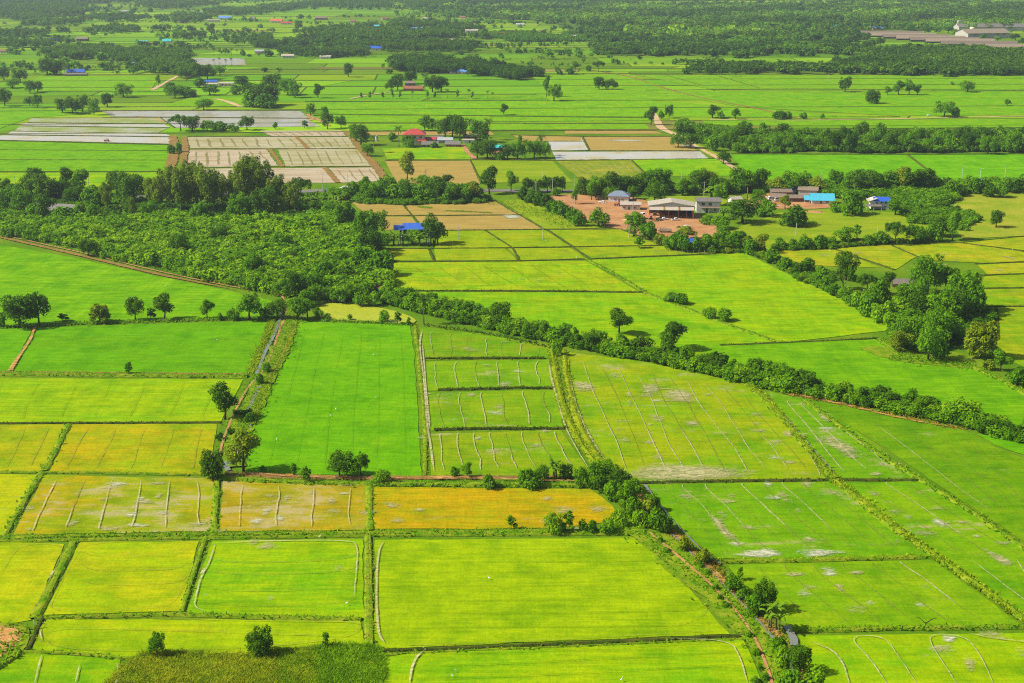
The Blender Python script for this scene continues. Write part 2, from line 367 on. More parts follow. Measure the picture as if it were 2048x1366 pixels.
paddy([(-60,478),(150,516),(300,549),(430,576),(545,601),(540,632),(330,640),(100,650),(-60,658)], (.06, .27, .003), (.12, .33, .004), .42, 0, .9)
paddy([(588,643),(820,650),(828,700),(843,953),(492,947),(503,860),(545,745)], VIV, BRI, .3, 0, .35)
RG = (.075, .25, .006)
paddy([(838,655),(960,667),(1100,691),(1098,716),(850,720)], RG, (.14, .22, .012), .35, .22)
paddy([(846,723),(1097,719),(1107,776),(850,782)], RG, (.12, .27, .006), .4, .3)
paddy([(851,785),(1110,780),(1127,854),(862,862)], RG, (.13, .26, .006), .4, .3)
paddy([(860,868),(1122,860),(1180,943),(1030,957),(862,951)], (.09, .25, .006), (.15, .24, .01), .4, .36)
paddy([(1138,705),(1290,724),(1495,768),(1590,862),(1652,957),(1500,962),(1270,967),(1212,930),(1165,850),(1143,770)], (.085, .26, .005), (.17, .27, .006), .5, .34)
softpatch([(1260,938),(1330,928),(1400,932),(1480,938),(1500,950),(1460,961),(1300,964),(1265,960)], 'soft_mud', .70, grow=1.3)
paddy([(1535,783),(1620,798),(1720,868),(1832,958),(1665,957),(1608,880),(1553,812)], (.06, .24, .005), RG, .4, .38)
paddy([(1610,796),(1720,815),(1930,860),(1985,892),(2100,938),(2100,1118),(1900,985),(1760,890)], (.045, .21, .004), (.10, .25, .006), .38, .10)
paddy([(1950,868),(2090,888),(2090,925),(1990,890)], VIV, MID, .3, .1)
paddy([(1288,970),(1666,963),(1780,1052),(1866,1113),(1600,1120),(1435,1117),(1352,1050)], (.05, .24, .004), (.09, .26, .005), .45, .30)
paddy([(1682,965),(1845,963),(2110,1145),(2110,1278),(1895,1122),(1790,1045)], (.06, .25, .004), (.11, .27, .005), .45, .28)
paddy([(1455,1130),(1866,1120),(1950,1182),(2045,1254),(1590,1262),(1500,1190)], (.075, .25, .004), (.14, .29, .006), .45, .14)
# beyond the hedgerow
paddy([(1180,520),(1490,507),(1600,560),(1750,620),(1792,640),(1770,662),(1560,686),(1290,586)], (.12, .33, .003), LIME, .45, 0, .8)
paddy([(840,584),(1282,586),(1545,684),(1440,692),(1440,735),(1300,704),(1120,670),(1000,643),(870,612)], (.10, .31, .003), LIME, .4, 0, .7)
paddy([(775,526),(1172,522),(1277,583),(860,581),(795,578),(765,545)], (.14, .33, .003), (.23, .32, .008), .45, .05, .8)
paddy([(1400,698),(1440,691),(1560,686),(1750,679),(1782,702),(1850,722),(1950,733),(2100,812),(2100,882),(2000,852),(1900,827),(1750,797),(1600,771),(1450,736)], (.05, .25, .003), BRI, .45, 0, .7)
for q in ([(883,462),(968,461),(1022,495),(868,497)], [(974,461),(1090,460),(1140,493),(1026,495)], [(1098,460),(1240,459),(1320,490),(1150,493)],
          [(745,499),(855,498),(866,522),(775,522)], [(868,498),(1010,497),(1036,522),(872,523)], [(1016,497),(1140,496),(1172,518),(1042,522)], [(1150,495),(1332,492),(1420,507),(1186,518)]):
    paddy(q, (.13, .27, .006), (.20, .28, .01), .45, .04)
for q in ([(1538,502),(1660,496),(1765,536),(1605,530)], [(1668,496),(1778,490),(1835,512),(1790,540)], [(1784,491),(1920,486),(2090,510),(2090,524),(1960,526),(1850,520)],
          [(1922,485),(2090,470),(2090,506)], [(1955,530),(2090,524),(2090,546),(1975,549)]):
    paddy(q, (.16, .29, .006), (.26, .29, .02), .45, .2, .7)
for q in ([(1970,553),(2090,547),(2090,574),(1960,576)], [(1950,579),(2090,577),(2090,612),(1945,613)], [(1930,616),(2090,614),(2090,760),(2020,720),(1990,690),(1985,650)]):
    paddy(q, (.10, .27, .005), (.24, .29, .012), .4, .05, .7)
# stubble, scrub and yard behind
for q in ([(703,405),(800,405),(822,431),(735,431)], [(806,405),(990,403),(1042,429),(826,431)], [(745,433),(822,434),(845,460),(770,460)], [(830,433),(1042,431),(1088,459),(850,461)]):
    sheet('stubble_field', q, M['stubble'])
softpatch([(1005,432),(1030,430),(1040,436),(1020,438)], 'soft_water', .9, grow=1.7)
sheet('grass_slope', [(1000,401),(1060,398),(1195,456),(1092,459)], M['rough_grass'])
sheet('rough_meadow', [(1395,485),(1560,425),(1650,418),(1800,426),(1900,455),(1880,478),(1700,492),(1540,500)], M['rough_grass'])
sheet('rough_meadow', [(1290,396),(1400,390),(1470,398),(1440,412),(1300,412)], M['rough_grass'])
sheet('dry_meadow', [(1915,382),(2090,378),(2090,470),(1925,478),(1900,440)], M['dry_grass'])
sheet('dirt_yard', [(1080,396),(1120,388),(1240,392),(1290,398),(1300,415),(1400,425),(1450,468),(1440,495),(1330,492),(1240,458),(1200,452),(1110,408)], M['dirt'], smooth=1)
sheet('dirt_yard', [(1470,412),(1520,384),(1640,395),(1690,408),(1655,418),(1540,418)], M['dirt'], smooth=1)
sheet('asphalt_road', [(-60,406),(200,400),(560,388),(700,381),(1250,386),(1480,380),(1800,369),(2090,360),(2090,355),(1800,364),(1480,375),(1250,381),(700,376),(560,382),(200,394),(-60,400)], M['asphalt'])
# middle distance
for q in ([(1462,309),(1812,310),(1880,362),(1500,368)], [(1818,310),(2090,309),(2090,362),(1888,362)]): paddy(q, (.055, .29, .004), (.10, .33, .005), .4, 0, .7)
paddy([(1265,320),(1432,318),(1485,352),(1300,352)], BRI, LIME, .3)
paddy([(1113,322),(1262,321),(1292,352),(1165,362)], OLV, (.20, .24, .04), .4, .3)
sheet('rough_meadow', [(943,321),(1105,322),(1145,364),(965,366)], M['rough_grass'])
sheet('stubble_field', [(770,322),(940,322),(960,368),(795,368)], M['stubble'])
paddy([(765,297),(930,293),(942,319),(775,319)], BRI, YEL, .35)
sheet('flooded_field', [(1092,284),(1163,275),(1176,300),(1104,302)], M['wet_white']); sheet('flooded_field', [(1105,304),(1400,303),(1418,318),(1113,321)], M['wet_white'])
sheet('stubble_field', [(1025,271),(1162,274),(1163,283),(1045,282)], M['stubble']); sheet('stubble_field', [(1168,274),(1340,274),(1396,301),(1180,302)], M['stubble'])
softpatch([(1225,280),(1280,281),(1285,283),(1230,283)], 'soft_water', .9, grow=1.7); softpatch([(1350,282),(1385,290),(1390,296),(1360,290)], 'soft_water', .8, grow=1.7); softpatch([(830,412),(860,413),(870,418),(840,417)], 'soft_weeds', .75, grow=1.6); softpatch([(880,420),(960,422),(950,426),(890,424)], 'soft_weeds', .6, grow=1.6); softpatch([(930,424),(990,424),(980,428)], 'soft_weeds', .6, grow=1.6)
sheet('dry_verge', [(1340,272),(1356,268),(1450,316),(1432,318)], M['dry_grass'])
for q, m in (([(520,262),(682,261),(692,272),(545,273)], 'tilled'), ([(376,274),(590,274),(612,297),(380,297)], 'tilled_green'), ([(598,275),(697,274),(712,296),(620,298)], 'tilled_green'),
             ([(380,300),(533,299),(556,332),(372,336)], 'tilled'), ([(556,299),(722,298),(744,332),(572,333)], 'tilled_green'), ([(380,338),(652,336),(674,366),(370,366)], 'tilled'), ([(658,336),(750,335),(770,362),(682,366)], 'tilled')):
    sheet('tilled_field', q, M[m], jit=.8)
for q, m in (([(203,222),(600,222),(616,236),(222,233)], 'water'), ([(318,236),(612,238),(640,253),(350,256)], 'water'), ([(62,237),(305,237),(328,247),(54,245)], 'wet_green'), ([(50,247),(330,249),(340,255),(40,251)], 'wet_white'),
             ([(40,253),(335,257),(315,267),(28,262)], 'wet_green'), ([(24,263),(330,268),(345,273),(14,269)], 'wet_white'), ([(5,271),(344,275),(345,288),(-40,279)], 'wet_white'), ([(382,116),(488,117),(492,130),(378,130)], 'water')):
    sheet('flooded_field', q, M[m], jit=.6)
paddy([(-60,281),(343,291),(345,310),(335,343),(-60,343)], BRI, (.07, .28, .004), .45, 0, .8)
paddy([(-60,346),(335,345),(300,372),(-60,378)], BRI, LIME, .45)
paddy([(-60,218),(200,218),(190,226),(60,236),(-60,278)], BRI, MID, .4)
for q, t in (([(610,205),(1290,200),(1780,238),(660,228)], (.09, .31, .004)), ([(600,230),(1320,237),(1300,246),(700,246)], BRI), ([(690,249),(1290,248),(1300,258),(720,262)], BRI),
             ([(1400,240),(2090,236),(2090,250),(1420,252)], BRI), ([(1270,150),(2090,152),(2090,180),(1420,178)], BRI), ([(1300,182),(2090,184),(2090,230),(1790,232),(1480,214)], (.08, .30, .004)),
             ([(80,152),(320,152),(300,182),(40,182)], BRI), ([(380,195),(500,195),(560,212),(320,214)], BRI), ([(860,190),(1080,190),(1100,200),(860,201)], MID), ([(1060,150),(1260,150),(1400,200),(1120,200)], BRI)):
    paddy(q, t, LIME, .3, 0, .8)
sheet('stubble_field', [(700,264),(980,263),(990,270),(700,271)], M['stubble']); sheet('stubble_field', [(1130,262),(1310,262),(1325,268),(1130,268)], M['stubble'])
sheet('pond', [(640,606),(700,608),(760,616),(800,625),(835,640),(825,649),(720,643),(635,640)], M['pond_weed'], smooth=1)
sheet('weedy_bank', [(1700,690),(1860,700),(1960,712),(2000,740),(1900,735),(1780,722)], M['bund'], smooth=1)
# ---- strips along a line: paths, tracks, ditches
zs = [0]
def strip(name, pts, width, mat, z=.36, wob=.25, sm=2, acc=None, taper=False):
    P = smoothline([G(*p) for p in pts], sm) if sm else [G(*p) for p in pts]; P = polyline(P, 1.6 if width < 2 else 3)
    zs[0] = (zs[0] + 1) % 40; zz = z + zs[0] * .003; V = []; F = []
    wv = width
    for i, p in enumerate(P):
        d = (P[min(i+1, len(P)-1)] - P[max(i-1, 0)]); n = Vector((-d.y, d.x, 0)).normalized() if d.length > 1e-6 else Vector((1, 0, 0))
        wv += R.uniform(-wob, wob) * width * .5; wv = min(max(wv, width * (1 - wob * 1.6)), width * (1 + wob * 1.6)); ww = wv
        if taper: ww = wv * max(.15, min(1, i / 4, (len(P) - 1 - i) / 4))
        o = R.uniform(-.12, .12) * width
        V += [p + n * (ww / 2 + o) + Vector((0, 0, zz)), p - n * (ww / 2 - o) + Vector((0, 0, zz))]
        if i: F.append((2*i-2, 2*i-1, 2*i+1, 2*i))
    if acc is not None:
        o = len(acc[0]); acc[0].extend(V); acc[1].extend(tuple(k + o for k in f) for f in F); return
    return tag(link(name, mesh(name, V, F, mat)), kind='structure')
TRM = {'mud': .62, 'rut': .51, 'drill': .43, 'ditch': 1.0}
def softstrip(name, pts, width, mat, m=.7, z=.36):
    acc = ([], []); strip(name, pts, width, None, z, .5, acc=acc); me = mesh(name, *acc, M[mat]); at = me.attributes.new('m', 'FLOAT', 'POINT'); at.data.foreach_set('value', [m] * len(me.vertices)); tag(link(name, me), kind='structure')
TR = {'mud': ([], []), 'rut': ([], []), 'drill': ([], []), 'ditch': ([], [])}
def track(pts, kind='rut', width=.55):
    width *= .5 if kind in ('rut', 'drill') else .5
    strip('wheel_track', pts, width, None, acc=TR[kind], taper=True)
def tram(tl, tr, br, bl, n, kind='rut', width=.5, sway=4, hook=0, mixed=None, m0=.5):
    lerp = lambda a, b, t: (a[0] + (b[0]-a[0]) * t, a[1] + (b[1]-a[1]) * t)
    for i in range(n):
        u = (i + m0) / n; a = lerp(tl, tr, u + R.uniform(-.01, .01)); b = lerp(bl, br, u + R.uniform(-.01, .01)); pts = []
        s1, s2 = R.uniform(-sway, sway), R.uniform(-sway, sway)
        if hook: pts.append((a[0] + hook, a[1] - 1))
        t0, t1 = R.uniform(.02, .07), R.uniform(.92, .98)
        for t, s in ((t0, 0), (.3, s1), (.42, s1 * .4 + s2 * .2 + R.uniform(-1.5, 1.5)), (.55, (s1+s2)/2 + R.uniform(-1.5, 1.5)), (.7, s2), (.85, s2 * .3 + R.uniform(-1.5, 1.5)), (t1, 0)): q = lerp(a, b, t); pts.append((q[0] + s, q[1]))
        kk = kind if mixed is None else (mixed if R.random() < .4 else kind)
        if mixed and R.random() < .5:
            h = len(pts) // 2; track(pts[:h + 2], kk, width); track(pts[h:], kind, width * 1.15)
        else: track(pts, kk, width)
tram((150,850),(432,850),(418,945),(95,942), 5, 'rut', .55); tram((-20,850),(125,850),(82,940),(-60,940), 3, 'rut', .55)
tram((85,952),(425,960),(432,1060),(28,1068), 6, 'mud', .6, mixed='rut'); tram((452,964),(735,974),(735,1058),(442,1060), 4, 'mud', .6, mixed='rut')
tram((-30,760),(478,762),(436,840),(-60,843), 7, 'drill', .5); tram((596,648),(818,652),(836,948),(505,943), 6, 'drill', .42, 5)
tram((842,662),(1095,694),(1092,714),(852,716), 7, 'rut', .45, 3, 8, 'mud'); tram((850,726),(1092,723),(1100,774),(855,780), 6, 'mud', .6, 5, 6, 'rut')
tram((856,788),(1105,783),(1122,850),(866,860), 6, 'mud', .6, 6, 5, 'rut'); tram((864,870),(1120,864),(1165,938),(870,946), 8, 'mud', .6, 6, 4, 'rut')
tram((1145,712),(1490,775),(1645,952),(1235,958), 10, 'mud', .55, 9, 0, 'rut'); tram((1555,800),(1640,815),(1820,950),(1670,952), 3, 'mud', .6, 6, 6)
tram((1700,830),(1960,880),(2060,1010),(1990,1040), 4, 'rut', .4, 5, 0, 'mud')
tram((1300,972),(1660,966),(1825,1106),(1440,1114), 9, 'rut', .5, 6, 6, 'mud'); tram((1700,968),(1835,966),(2080,1120),(1895,1115), 3, 'rut', .5, 6, 6, 'mud'); tram((1890,1115),(2075,1118),(2095,1180),(2070,1240), 2, 'mud', .5, 4)
tram((1480,1134),(1820,1124),(2010,1248),(1600,1258), 6, 'rut', .5, 7, 8, 'mud')
tram((800,528),(1165,525),(1255,578),(870,578), 8, 'drill', .7, 6); tram((1115,324),(1262,323),(1290,348),(1165,356), 9, 'mud', .8, 1)
tram((380,277),(590,276),(606,295),(385,295), 9, 'rut', 3.0, 3); tram((384,302),(530,301),(548,330),(376,333), 7, 'rut', 3.0, 4); tram((602,276),(692,276),(706,295),(622,296), 5, 'rut', 2.2, 2); tram((562,301),(718,300),(738,331),(576,332), 8, 'rut', 2.0, 3); tram((662,338),(748,337),(764,360),(684,364), 4, 'rut', 2.4, 2); tram((525,263),(678,263),(688,271),(550,272), 8, 'rut', 2.6, 1)
track([(845,662),(838,690),(848,760),(855,860),(858,870),(868,945)], 'mud', 1.1); track([(845,690),(853,790),(860,862)], 'mud', .9)
track([(1097,722),(1103,760),(1115,800),(1128,850),(1150,895),(1178,940)], 'mud', 1.1); track([(1140,760),(1148,800),(1170,860),(1210,922)], 'mud', 1.2); track([(1138,765),(1146,790)], 'mud', 1.4)
track([(1548,812),(1600,870),(1640,915),(1672,950)], 'ditch', 1.3); track([(1505,775),(1590,862),(1636,940),(1640,955)], 'mud', .5)
for i in range(7):                                         # loops in the big plots along the bottom
    y = 1098 + i * 26 + R.uniform(-4, 4); track([(760, y + 6), (800, y), (1100, y + R.uniform(-3, 3)), (1300 + i * 17, y - 4), (1325 + i * 19, y - 14)], 'drill', .4)
track([(768,1085),(757,1100),(752,1180),(755,1240),(758,1272),(770,1288)], 'mud', .85); track([(770,1290),(860,1292),(1100,1282),(1460,1262)], 'rut', .4); track([(1280,1078),(1320,1110),(1370,1165),(1412,1210),(1412,1228),(1380,1248),(1300,1262)], 'rut', .4)
track([(845,1296),(852,1303)], 'mud', 1.0); track([(850,1303),(832,1315),(822,1345),(818,1375)], 'mud', .8)
for y in (1322, 1348): track([(830, y + 14), (1100, y + 4), (1400, y - 12), (1490, y - 18)], 'drill', .4)
track([(1340,1280),(1460,1282),(1482,1320),(1495,1370)], 'mud', .6); track([(880,1310),(1200,1300),(1480,1284)], 'drill', .4)
for i, y in enumerate((1118, 1142, 1175, 1205)): track([(415 - i * 6, y), (470, y + 10), (640, y + 6), (705, y - 2), (712, y - 14)], 'rut', .38)
track([(430,1090),(418,1130),(400,1160),(392,1195),(388,1215),(410,1226)], 'mud', .8); track([(400,1150),(412,1138)], 'mud', 1.6); track([(432,1088),(560,1083),(700,1083),(716,1092),(713,1140),(708,1195)], 'mud', .7)
for y in (1112, 1140, 1168): track([(160, y - 8), (190, y + 4), (330, y + 2), (365, y - 6), (372, y - 16)], 'rut', .38)
track([(165,1092),(230,1084),(370,1084),(395,1094),(385,1130),(352,1205),(310,1218),(180,1226),(105,1222),(98,1210),(140,1130),(165,1092)], 'rut', .45)
track([(0,1150),(28,1100),(60,1089),(112,1090),(128,1100),(106,1150),(75,1210),(58,1238)], 'rut', .5); track([(110,1140),(98,1160)], 'mud', 1.4)
track([(80,1290),(78,1262),(95,1240),(200,1235),(560,1245),(715,1245),(722,1258),(700,1275),(560,1294),(300,1305),(110,1300),(85,1275)], 'rut', .45); track([(84,1268),(130,1258),(230,1260),(500,1268),(690,1275)], 'rut', .4); track([(80,1262),(84,1285)], 'mud', .9)
track([(84,1312),(76,1340),(68,1375)], 'mud', .7); track([(160,1330),(150,1372)], 'mud', .9); track([(235,1330),(240,1350),(230,1375)], 'mud', 1.3)
for pts in ([(1620,1285),(1680,1310),(1700,1375)], [(1780,1380),(1740,1320),(1705,1285),(1712,1273),(1770,1276),(1800,1320),(1840,1380)], [(1920,1380),(1880,1320),(1855,1280),(1870,1270),(1930,1275),(1960,1310),(1990,1380)], [(1930,1268),(1990,1280),(2090,1290)]): track(pts, 'mud', .65)
for q in ([(1885,1276),(1905,1275),(1912,1282),(1895,1287)], [(1928,1318),(1945,1316),(1950,1340),(1935,1344)], [(1420,1030),(1440,1045),(1470,1075),(1455,1078),(1432,1055)], [(1490,1105),(1540,1100),(1555,1114),(1480,1115)], [(1610,1100),(1690,1106),(1650,1115),(1605,1112)],
          [(1700,1145),(1725,1143),(1725,1150),(1702,1150)], [(1640,870),(1690,885),(1715,905),(1690,910),(1650,885)], [(1745,945),(1765,946),(1755,952),(1738,951)], [(1640,825),(1665,835),(1660,845),(1640,838)], [(1870,1040),(1895,1050),(1890,1058),(1868,1048)],
          [(1930,1150),(1960,1170),(1948,1172),(1928,1158)], [(1970,1098),(2025,1125),(2010,1132),(1975,1112)], [(1290,770),(1320,772),(1316,790),(1285,784)], [(1150,765),(1180,768),(1190,780),(1155,782)], [(1330,785),(1375,780),(1385,805),(1340,800)], [(1300,830),(1330,835),(1322,845),(1305,842)]):
    softpatch(q, R.choice(['soft_mud', 'soft_mud', 'soft_mud', 'soft_water']), R.uniform(.55, .72), grow=1.8)
PR = random.Random(3)
for poly, n_, mt in (([(1140,740),(1480,790),(1600,900),(1620,950),(1250,955),(1170,840)], 26, .62), ([(840,665),(1095,700),(1150,930),(870,940)], 22, .60), ([(1550,800),(1700,870),(1790,945),(1670,950)], 9, .72), ([(1320,980),(1660,970),(1800,1100),(1440,1110)], 18, .62), ([(1710,975),(1850,970),(2040,1120),(1900,1110)], 9, .62), ([(1490,1140),(1820,1130),(1980,1240),(1620,1250)], 9, .58), ([(1640,1285),(2040,1275),(2048,1360),(1680,1360)], 4, .6), ([(100,960),(420,965),(425,1055),(40,1060)], 16, .66), ([(455,970),(730,980),(730,1052),(450,1055)], 12, .7), ([(750,985),(800,985),(800,1050),(750,1050)], 4, .75), ([(1010,1000),(1200,1000),(1220,1045),(1050,1040)], 5, .6), ([(400,1090),(700,1090),(700,1230),(390,1220)], 4, .5), ([(1560,500),(2048,490),(2048,540),(1700,530)], 12, .62), ([(790,535),(1160,530),(1230,575),(860,575)], 6, .5)):
    for x, y in scatter(poly, 9, 0, 0, n_):
        x += PR.uniform(-7, 7); y += PR.uniform(-7, 7); rx, ry = PR.uniform(1.5, 5), PR.uniform(1.4, 4.5); zsoft[0] += 1; z = .27 + (zsoft[0] % 35) * .001; V = [(x, y, z)]; vals = [mt - .07 + PR.uniform(-.1, .12)]
        for i in range(10): a = PI * i / 5; V.append((x + rx * math.cos(a), y + ry * math.sin(a), z)); vals.append(0)
        me = mesh('wet_patch', V, [(0, 1 + i, 1 + (i + 1) % 10) for i in range(10)], M['soft_water' if PR.random() < .15 else 'soft_mud']); at = me.attributes.new('m', 'FLOAT', 'POINT'); at.data.foreach_set('value', vals); tag(link('wet_patch', me), kind='structure')
for k_, m_ in (('mud', 'mud'), ('rut', 'rut'), ('drill', 'drill'), ('ditch', 'ditch')):
    me = mesh('wheel_tracks', *TR[k_], M[m_] if k_ == 'ditch' else M['t_' + k_]); at = me.attributes.new('m', 'FLOAT', 'POINT'); at.data.foreach_set('value', [TRM[k_]] * len(me.vertices)); tag(link('wheel_tracks', me), kind='structure')
# ---- paths, roads and ditches
strip('grass_verge', [(575,600),(582,640),(560,700),(535,745),(512,800),(480,860),(465,935)], 8, M['bund'], .30, .05)
strip('dirt_path', [(-30,463),(80,488),(180,510),(320,545),(480,578),(560,588),(572,605),(572,632),(560,660),(540,720),(525,748),(500,770),(482,800),(458,850),(442,895),(436,935)], .8, M['dirt'], .48)
strip('dirt_path', [(-30,468),(180,516),(320,551),(470,580)], 1.5, M['bund_dry'], .42, .6)
strip('dirt_path', [(590,650),(575,690),(552,735),(535,760)], .9, M['dirt'], .48)
strip('ditch_water', [(564,624),(556,652),(545,680),(530,705),(520,735),(512,750)], 1.0, M['ditch'], .45); strip('ditch_water', [(526,762),(512,790),(500,815),(495,830)], 1.0, M['ditch'], .45); strip('ditch_water', [(508,835),(500,855)], .9, M['ditch'], .45)
strip('ditch_water', [(456,925),(452,935),(458,943)], 2.2, M['ditch'], .45)
strip('grass_verge', [(1270,1050),(1345,1110),(1420,1170),(1490,1235),(1540,1300),(1590,1390)], 11, M['bund'], .30, .08)
strip('dirt_path', [(1300,1068),(1350,1110),(1415,1165),(1465,1215),(1500,1262),(1525,1310),(1548,1380)], .55, M['dirt'], .50)
softstrip('ditch_bank', [(1270,985),(1340,1062),(1400,1118),(1470,1188),(1530,1248),(1585,1320),(1615,1390)], 2.2, 'soft_earth', .52, .42)
strip('ditch_water', [(1345,1072),(1395,1122),(1466,1192),(1524,1252),(1578,1322),(1600,1380)], .6, M['ditch'], .56, .5); strip('ditch_water', [(1572,1255),(1585,1275),(1588,1295)], 1.6, M['ditch'], .56)
strip('ditch_water', [(1290,972),(1310,1000),(1350,1050),(1420,1120),(1440,1130)], 1.0, M['ditch'], .56, .5)
softstrip('dirt_path', [(450,948),(600,955),(760,962),(900,958),(1150,965)], 1.6, 'soft_earth', .46, .66)
softstrip('dirt_path', [(70,655),(62,680),(40,712),(20,743)], 1.0, 'soft_earth', .6, .5)
softstrip('dirt_path', [(1575,789),(1640,799),(1700,812),(1760,829),(1840,845),(1900,855),(1935,862)], 2.6, 'soft_earth', .5, .4)
strip('dirt_road', [(1305,225),(1314,240),(1322,258),(1352,270),(1400,298),(1440,318),(1470,338),(1500,356)], 5.5, M['dirt_pale'], .3)
strip('dirt_road', [(1180,140),(1260,152),(1330,178),(1420,200),(1500,214),(1600,238)], 3, M['bund_dry'], .3, .5)
strip('dirt_road', [(1420,240),(1600,241),(1800,238),(1960,234),(2090,232)], 4, M['dirt_pale'], .3); strip('dirt_road', [(305,180),(330,166),(356,152)], 6, M['dirt_pale'], .3); strip('dirt_road', [(430,198),(455,203),(482,214)], 5, M['dirt_pale'], .3)
strip('dirt_road', [(612,228),(628,236),(660,252)], 5, M['dirt'], .3); strip('dirt_road', [(700,198),(740,190),(780,184)], 4, M['dirt_pale'], .3); strip('dirt_road', [(925,290),(940,310),(950,318)], 4, M['dirt'], .3)
strip('bank', [(368,275),(372,300),(365,320),(378,340)], 4, M['bund_dry'], .4); strip('bank', [(690,262),(712,285),(725,305),(750,330),(775,366)], 5, M['bund_dry'], .4); strip('bank', [(345,272),(350,300),(338,345)], 6, M['bund_dry'], .4)
strip('bank', [(540,299),(552,315),(565,334)], 3, M['bund_dry'], .4); strip('bank', [(592,274),(604,285),(616,298)], 3, M['bund_dry'], .4); strip('bank', [(648,335),(662,350),(676,366)], 3, M['bund_dry'], .4)
# bare earth at the lower left corner and on the yard's slope
sheet('weedy_corner', [(-60,1250),(50,1247),(62,1270),(50,1302),(0,1335),(-60,1352)], M['bund'], .29, smooth=1); softpatch([(-40,1255),(30,1250),(48,1272),(32,1292),(0,1318),(-40,1335)], 'soft_earth', 1.0, name='bare_soil')
sheet('bare_earth', [(1400,475),(1430,465),(1448,480),(1430,497),(1405,492)], M['dirt'], .36, smooth=2)
# ---- grass banks between the plots, with tufts
TUFT = {'green': [], 'dark': [], 'dry': [], 'lime': []}
def tufts(pts, width, n_per_m, h, key):
    P = polyline([G(*p) for p in pts], 1.0)
    for a, b in zip(P, P[1:]):
        d = (b - a); L = d.length
        if L < 1e-6: continue
        nn = Vector((-d.y, d.x, 0)) / L
        for _ in range(int(n_per_m * L + R.random())):
            q = a.lerp(b, R.random()) + nn * R.gauss(0, width * .28); TUFT[key].append((q.x, q.y, h * R.uniform(.4, 1.25)))
def bund(pts, width=1.4, h=.5, mat='bund', tuft='green', dens=1.6, th=.5):
    P = polyline([G(*p) for p in pts], 2.0); V = []; F = []; z0 = .0
    prof = ((-.5, 0), (-.28, .8), (0, 1), (.28, .8), (.5, 0)); wv = 1
    for i, p in enumerate(P):
        d = (P[min(i+1, len(P)-1)] - P[max(i-1, 0)]); n = Vector((-d.y, d.x, 0)).normalized()
        wv = min(1.35, max(.7, wv + R.uniform(-.15, .15))); hv = h * R.uniform(.75, 1.2)
        for a, b in prof: V.append(p + n * (a * width * wv + R.uniform(-.06, .06) * width) + Vector((0, 0, z0 + b * hv + (.3 if 0 else 0))))
        if i:
            for k in range(4): F.append((5*i-5+k, 5*i-4+k, 5*i+1+k, 5*i+k))
    tag(link('field_bank', mesh('field_bank', V, F, M[mat])), kind='structure')
    if tuft: tufts(pts, width, dens * max(1, width / 1.4), th, tuft)
B = bund
B([(-60,1079),(200,1073),(430,1071),(740,1068),(1090,1064),(1290,1063)], 2.6, .7, th=.9, dens=3)
B([(-60,1084),(200,1079),(430,1076),(740,1072),(1090,1069),(1280,1068)], 1.2, .5, th=.6, dens=2)
B([(148,1083),(120,1140),(70,1238)], 2.4, .5); B([(412,1075),(390,1140),(364,1226)], 2.0, .5); B([(736,1072),(737,1160),(738,1305)], 1.8, .4, tuft='dry'); B([(740,1072),(742,1160),(744,1305)], 1.4, .4)
B([(70,1237),(350,1229),(480,1234),(722,1239)], 1.5, .55, th=.8, dens=3); B([(35,1303),(160,1308),(240,1317),(300,1318)], 1.4, .5, th=.7); B([(85,1236),(55,1302)], 1.4, .5, 'bund_dark', 'dark'); B([(-20,1345),(40,1305)], 2.2, .7, th=1.1, dens=3)
B([(745,1302),(850,1299),(1100,1289),(1490,1271)], 1.2, .45, 'bund_dark', 'dark'); B([(745,1310),(850,1305),(1100,1295),(1490,1278)], 1.0, .3)
B([(84,945),(50,1000),(8,1076)], 2.3, .5, th=.7); B([(435,956),(432,1010),(428,1068)], 2.4, .5, th=.6); B([(739,970),(740,1062)], 2.2, .5, th=.6)
B([(-60,944),(200,946),(420,951),(440,955)], 1.3, .5, th=.6); B([(137,849),(110,905),(88,943)], 2.6, .5, th=.7); B([(-60,847),(250,846),(442,845)], 1.2, .45, 'bund_dark', 'dark', 3, .5)
B([(-60,748),(250,751),(380,753),(495,753)], 2.8, .8, th=1.0, dens=2.4); B([(-60,744),(250,747),(490,749)], 1.3, .5, 'bund_dry', 'dark', 2, .5)
B([(440,957),(600,966),(800,970),(1000,971),(1200,972)], 2.8, .9, th=.9, dens=3); B([(450,950),(620,955),(840,956),(1000,955),(1170,955)], 2.2, .6, 'bund_dry', 'green', 1.6, .6)
B([(830,650),(836,700),(845,790),(852,870),(850,952)], 1.5, .4, 'bund', 'lime', 3.5, .5)
B([(850,718),(960,717),(1088,717)], 1.6, .7, 'bund_dark', 'dark', 4, .8); B([(876,780),(990,778),(1040,776),(1107,777)], 1.6, .7, 'bund_dark', 'dark', 4, .8); B([(868,860),(960,858),(1060,858),(1135,857)], 1.6, .7, 'bund_dark', 'dark', 4, .8)
for pts in ([(1103,700),(1108,730),(1114,765),(1125,810),(1140,850),(1165,895),(1195,935)], [(1127,702),(1132,750),(1145,810),(1160,855),(1185,900),(1205,930)]): B(pts, 2.3, .9, 'bund_lime', 'lime', 9, .8)
B([(1495,768),(1545,812),(1600,880),(1662,952),(1672,958)], 2.4, .8, 'bund', 'lime', 5, 1.0); B([(1612,802),(1700,868),(1780,925),(1860,972),(1960,1035),(2110,1140)], 2.4, .6, 'bund', 'green', 3, .8)
B([(1275,966),(1400,963),(1560,961),(1700,960),(1840,961)], 1.3, .5, 'bund_dark', 'dark', 3, .6); B([(1668,962),(1720,1000),(1780,1050),(1880,1120),(2000,1205),(2110,1285)], 2.8, .9, 'bund', 'lime', 5, 1.0)
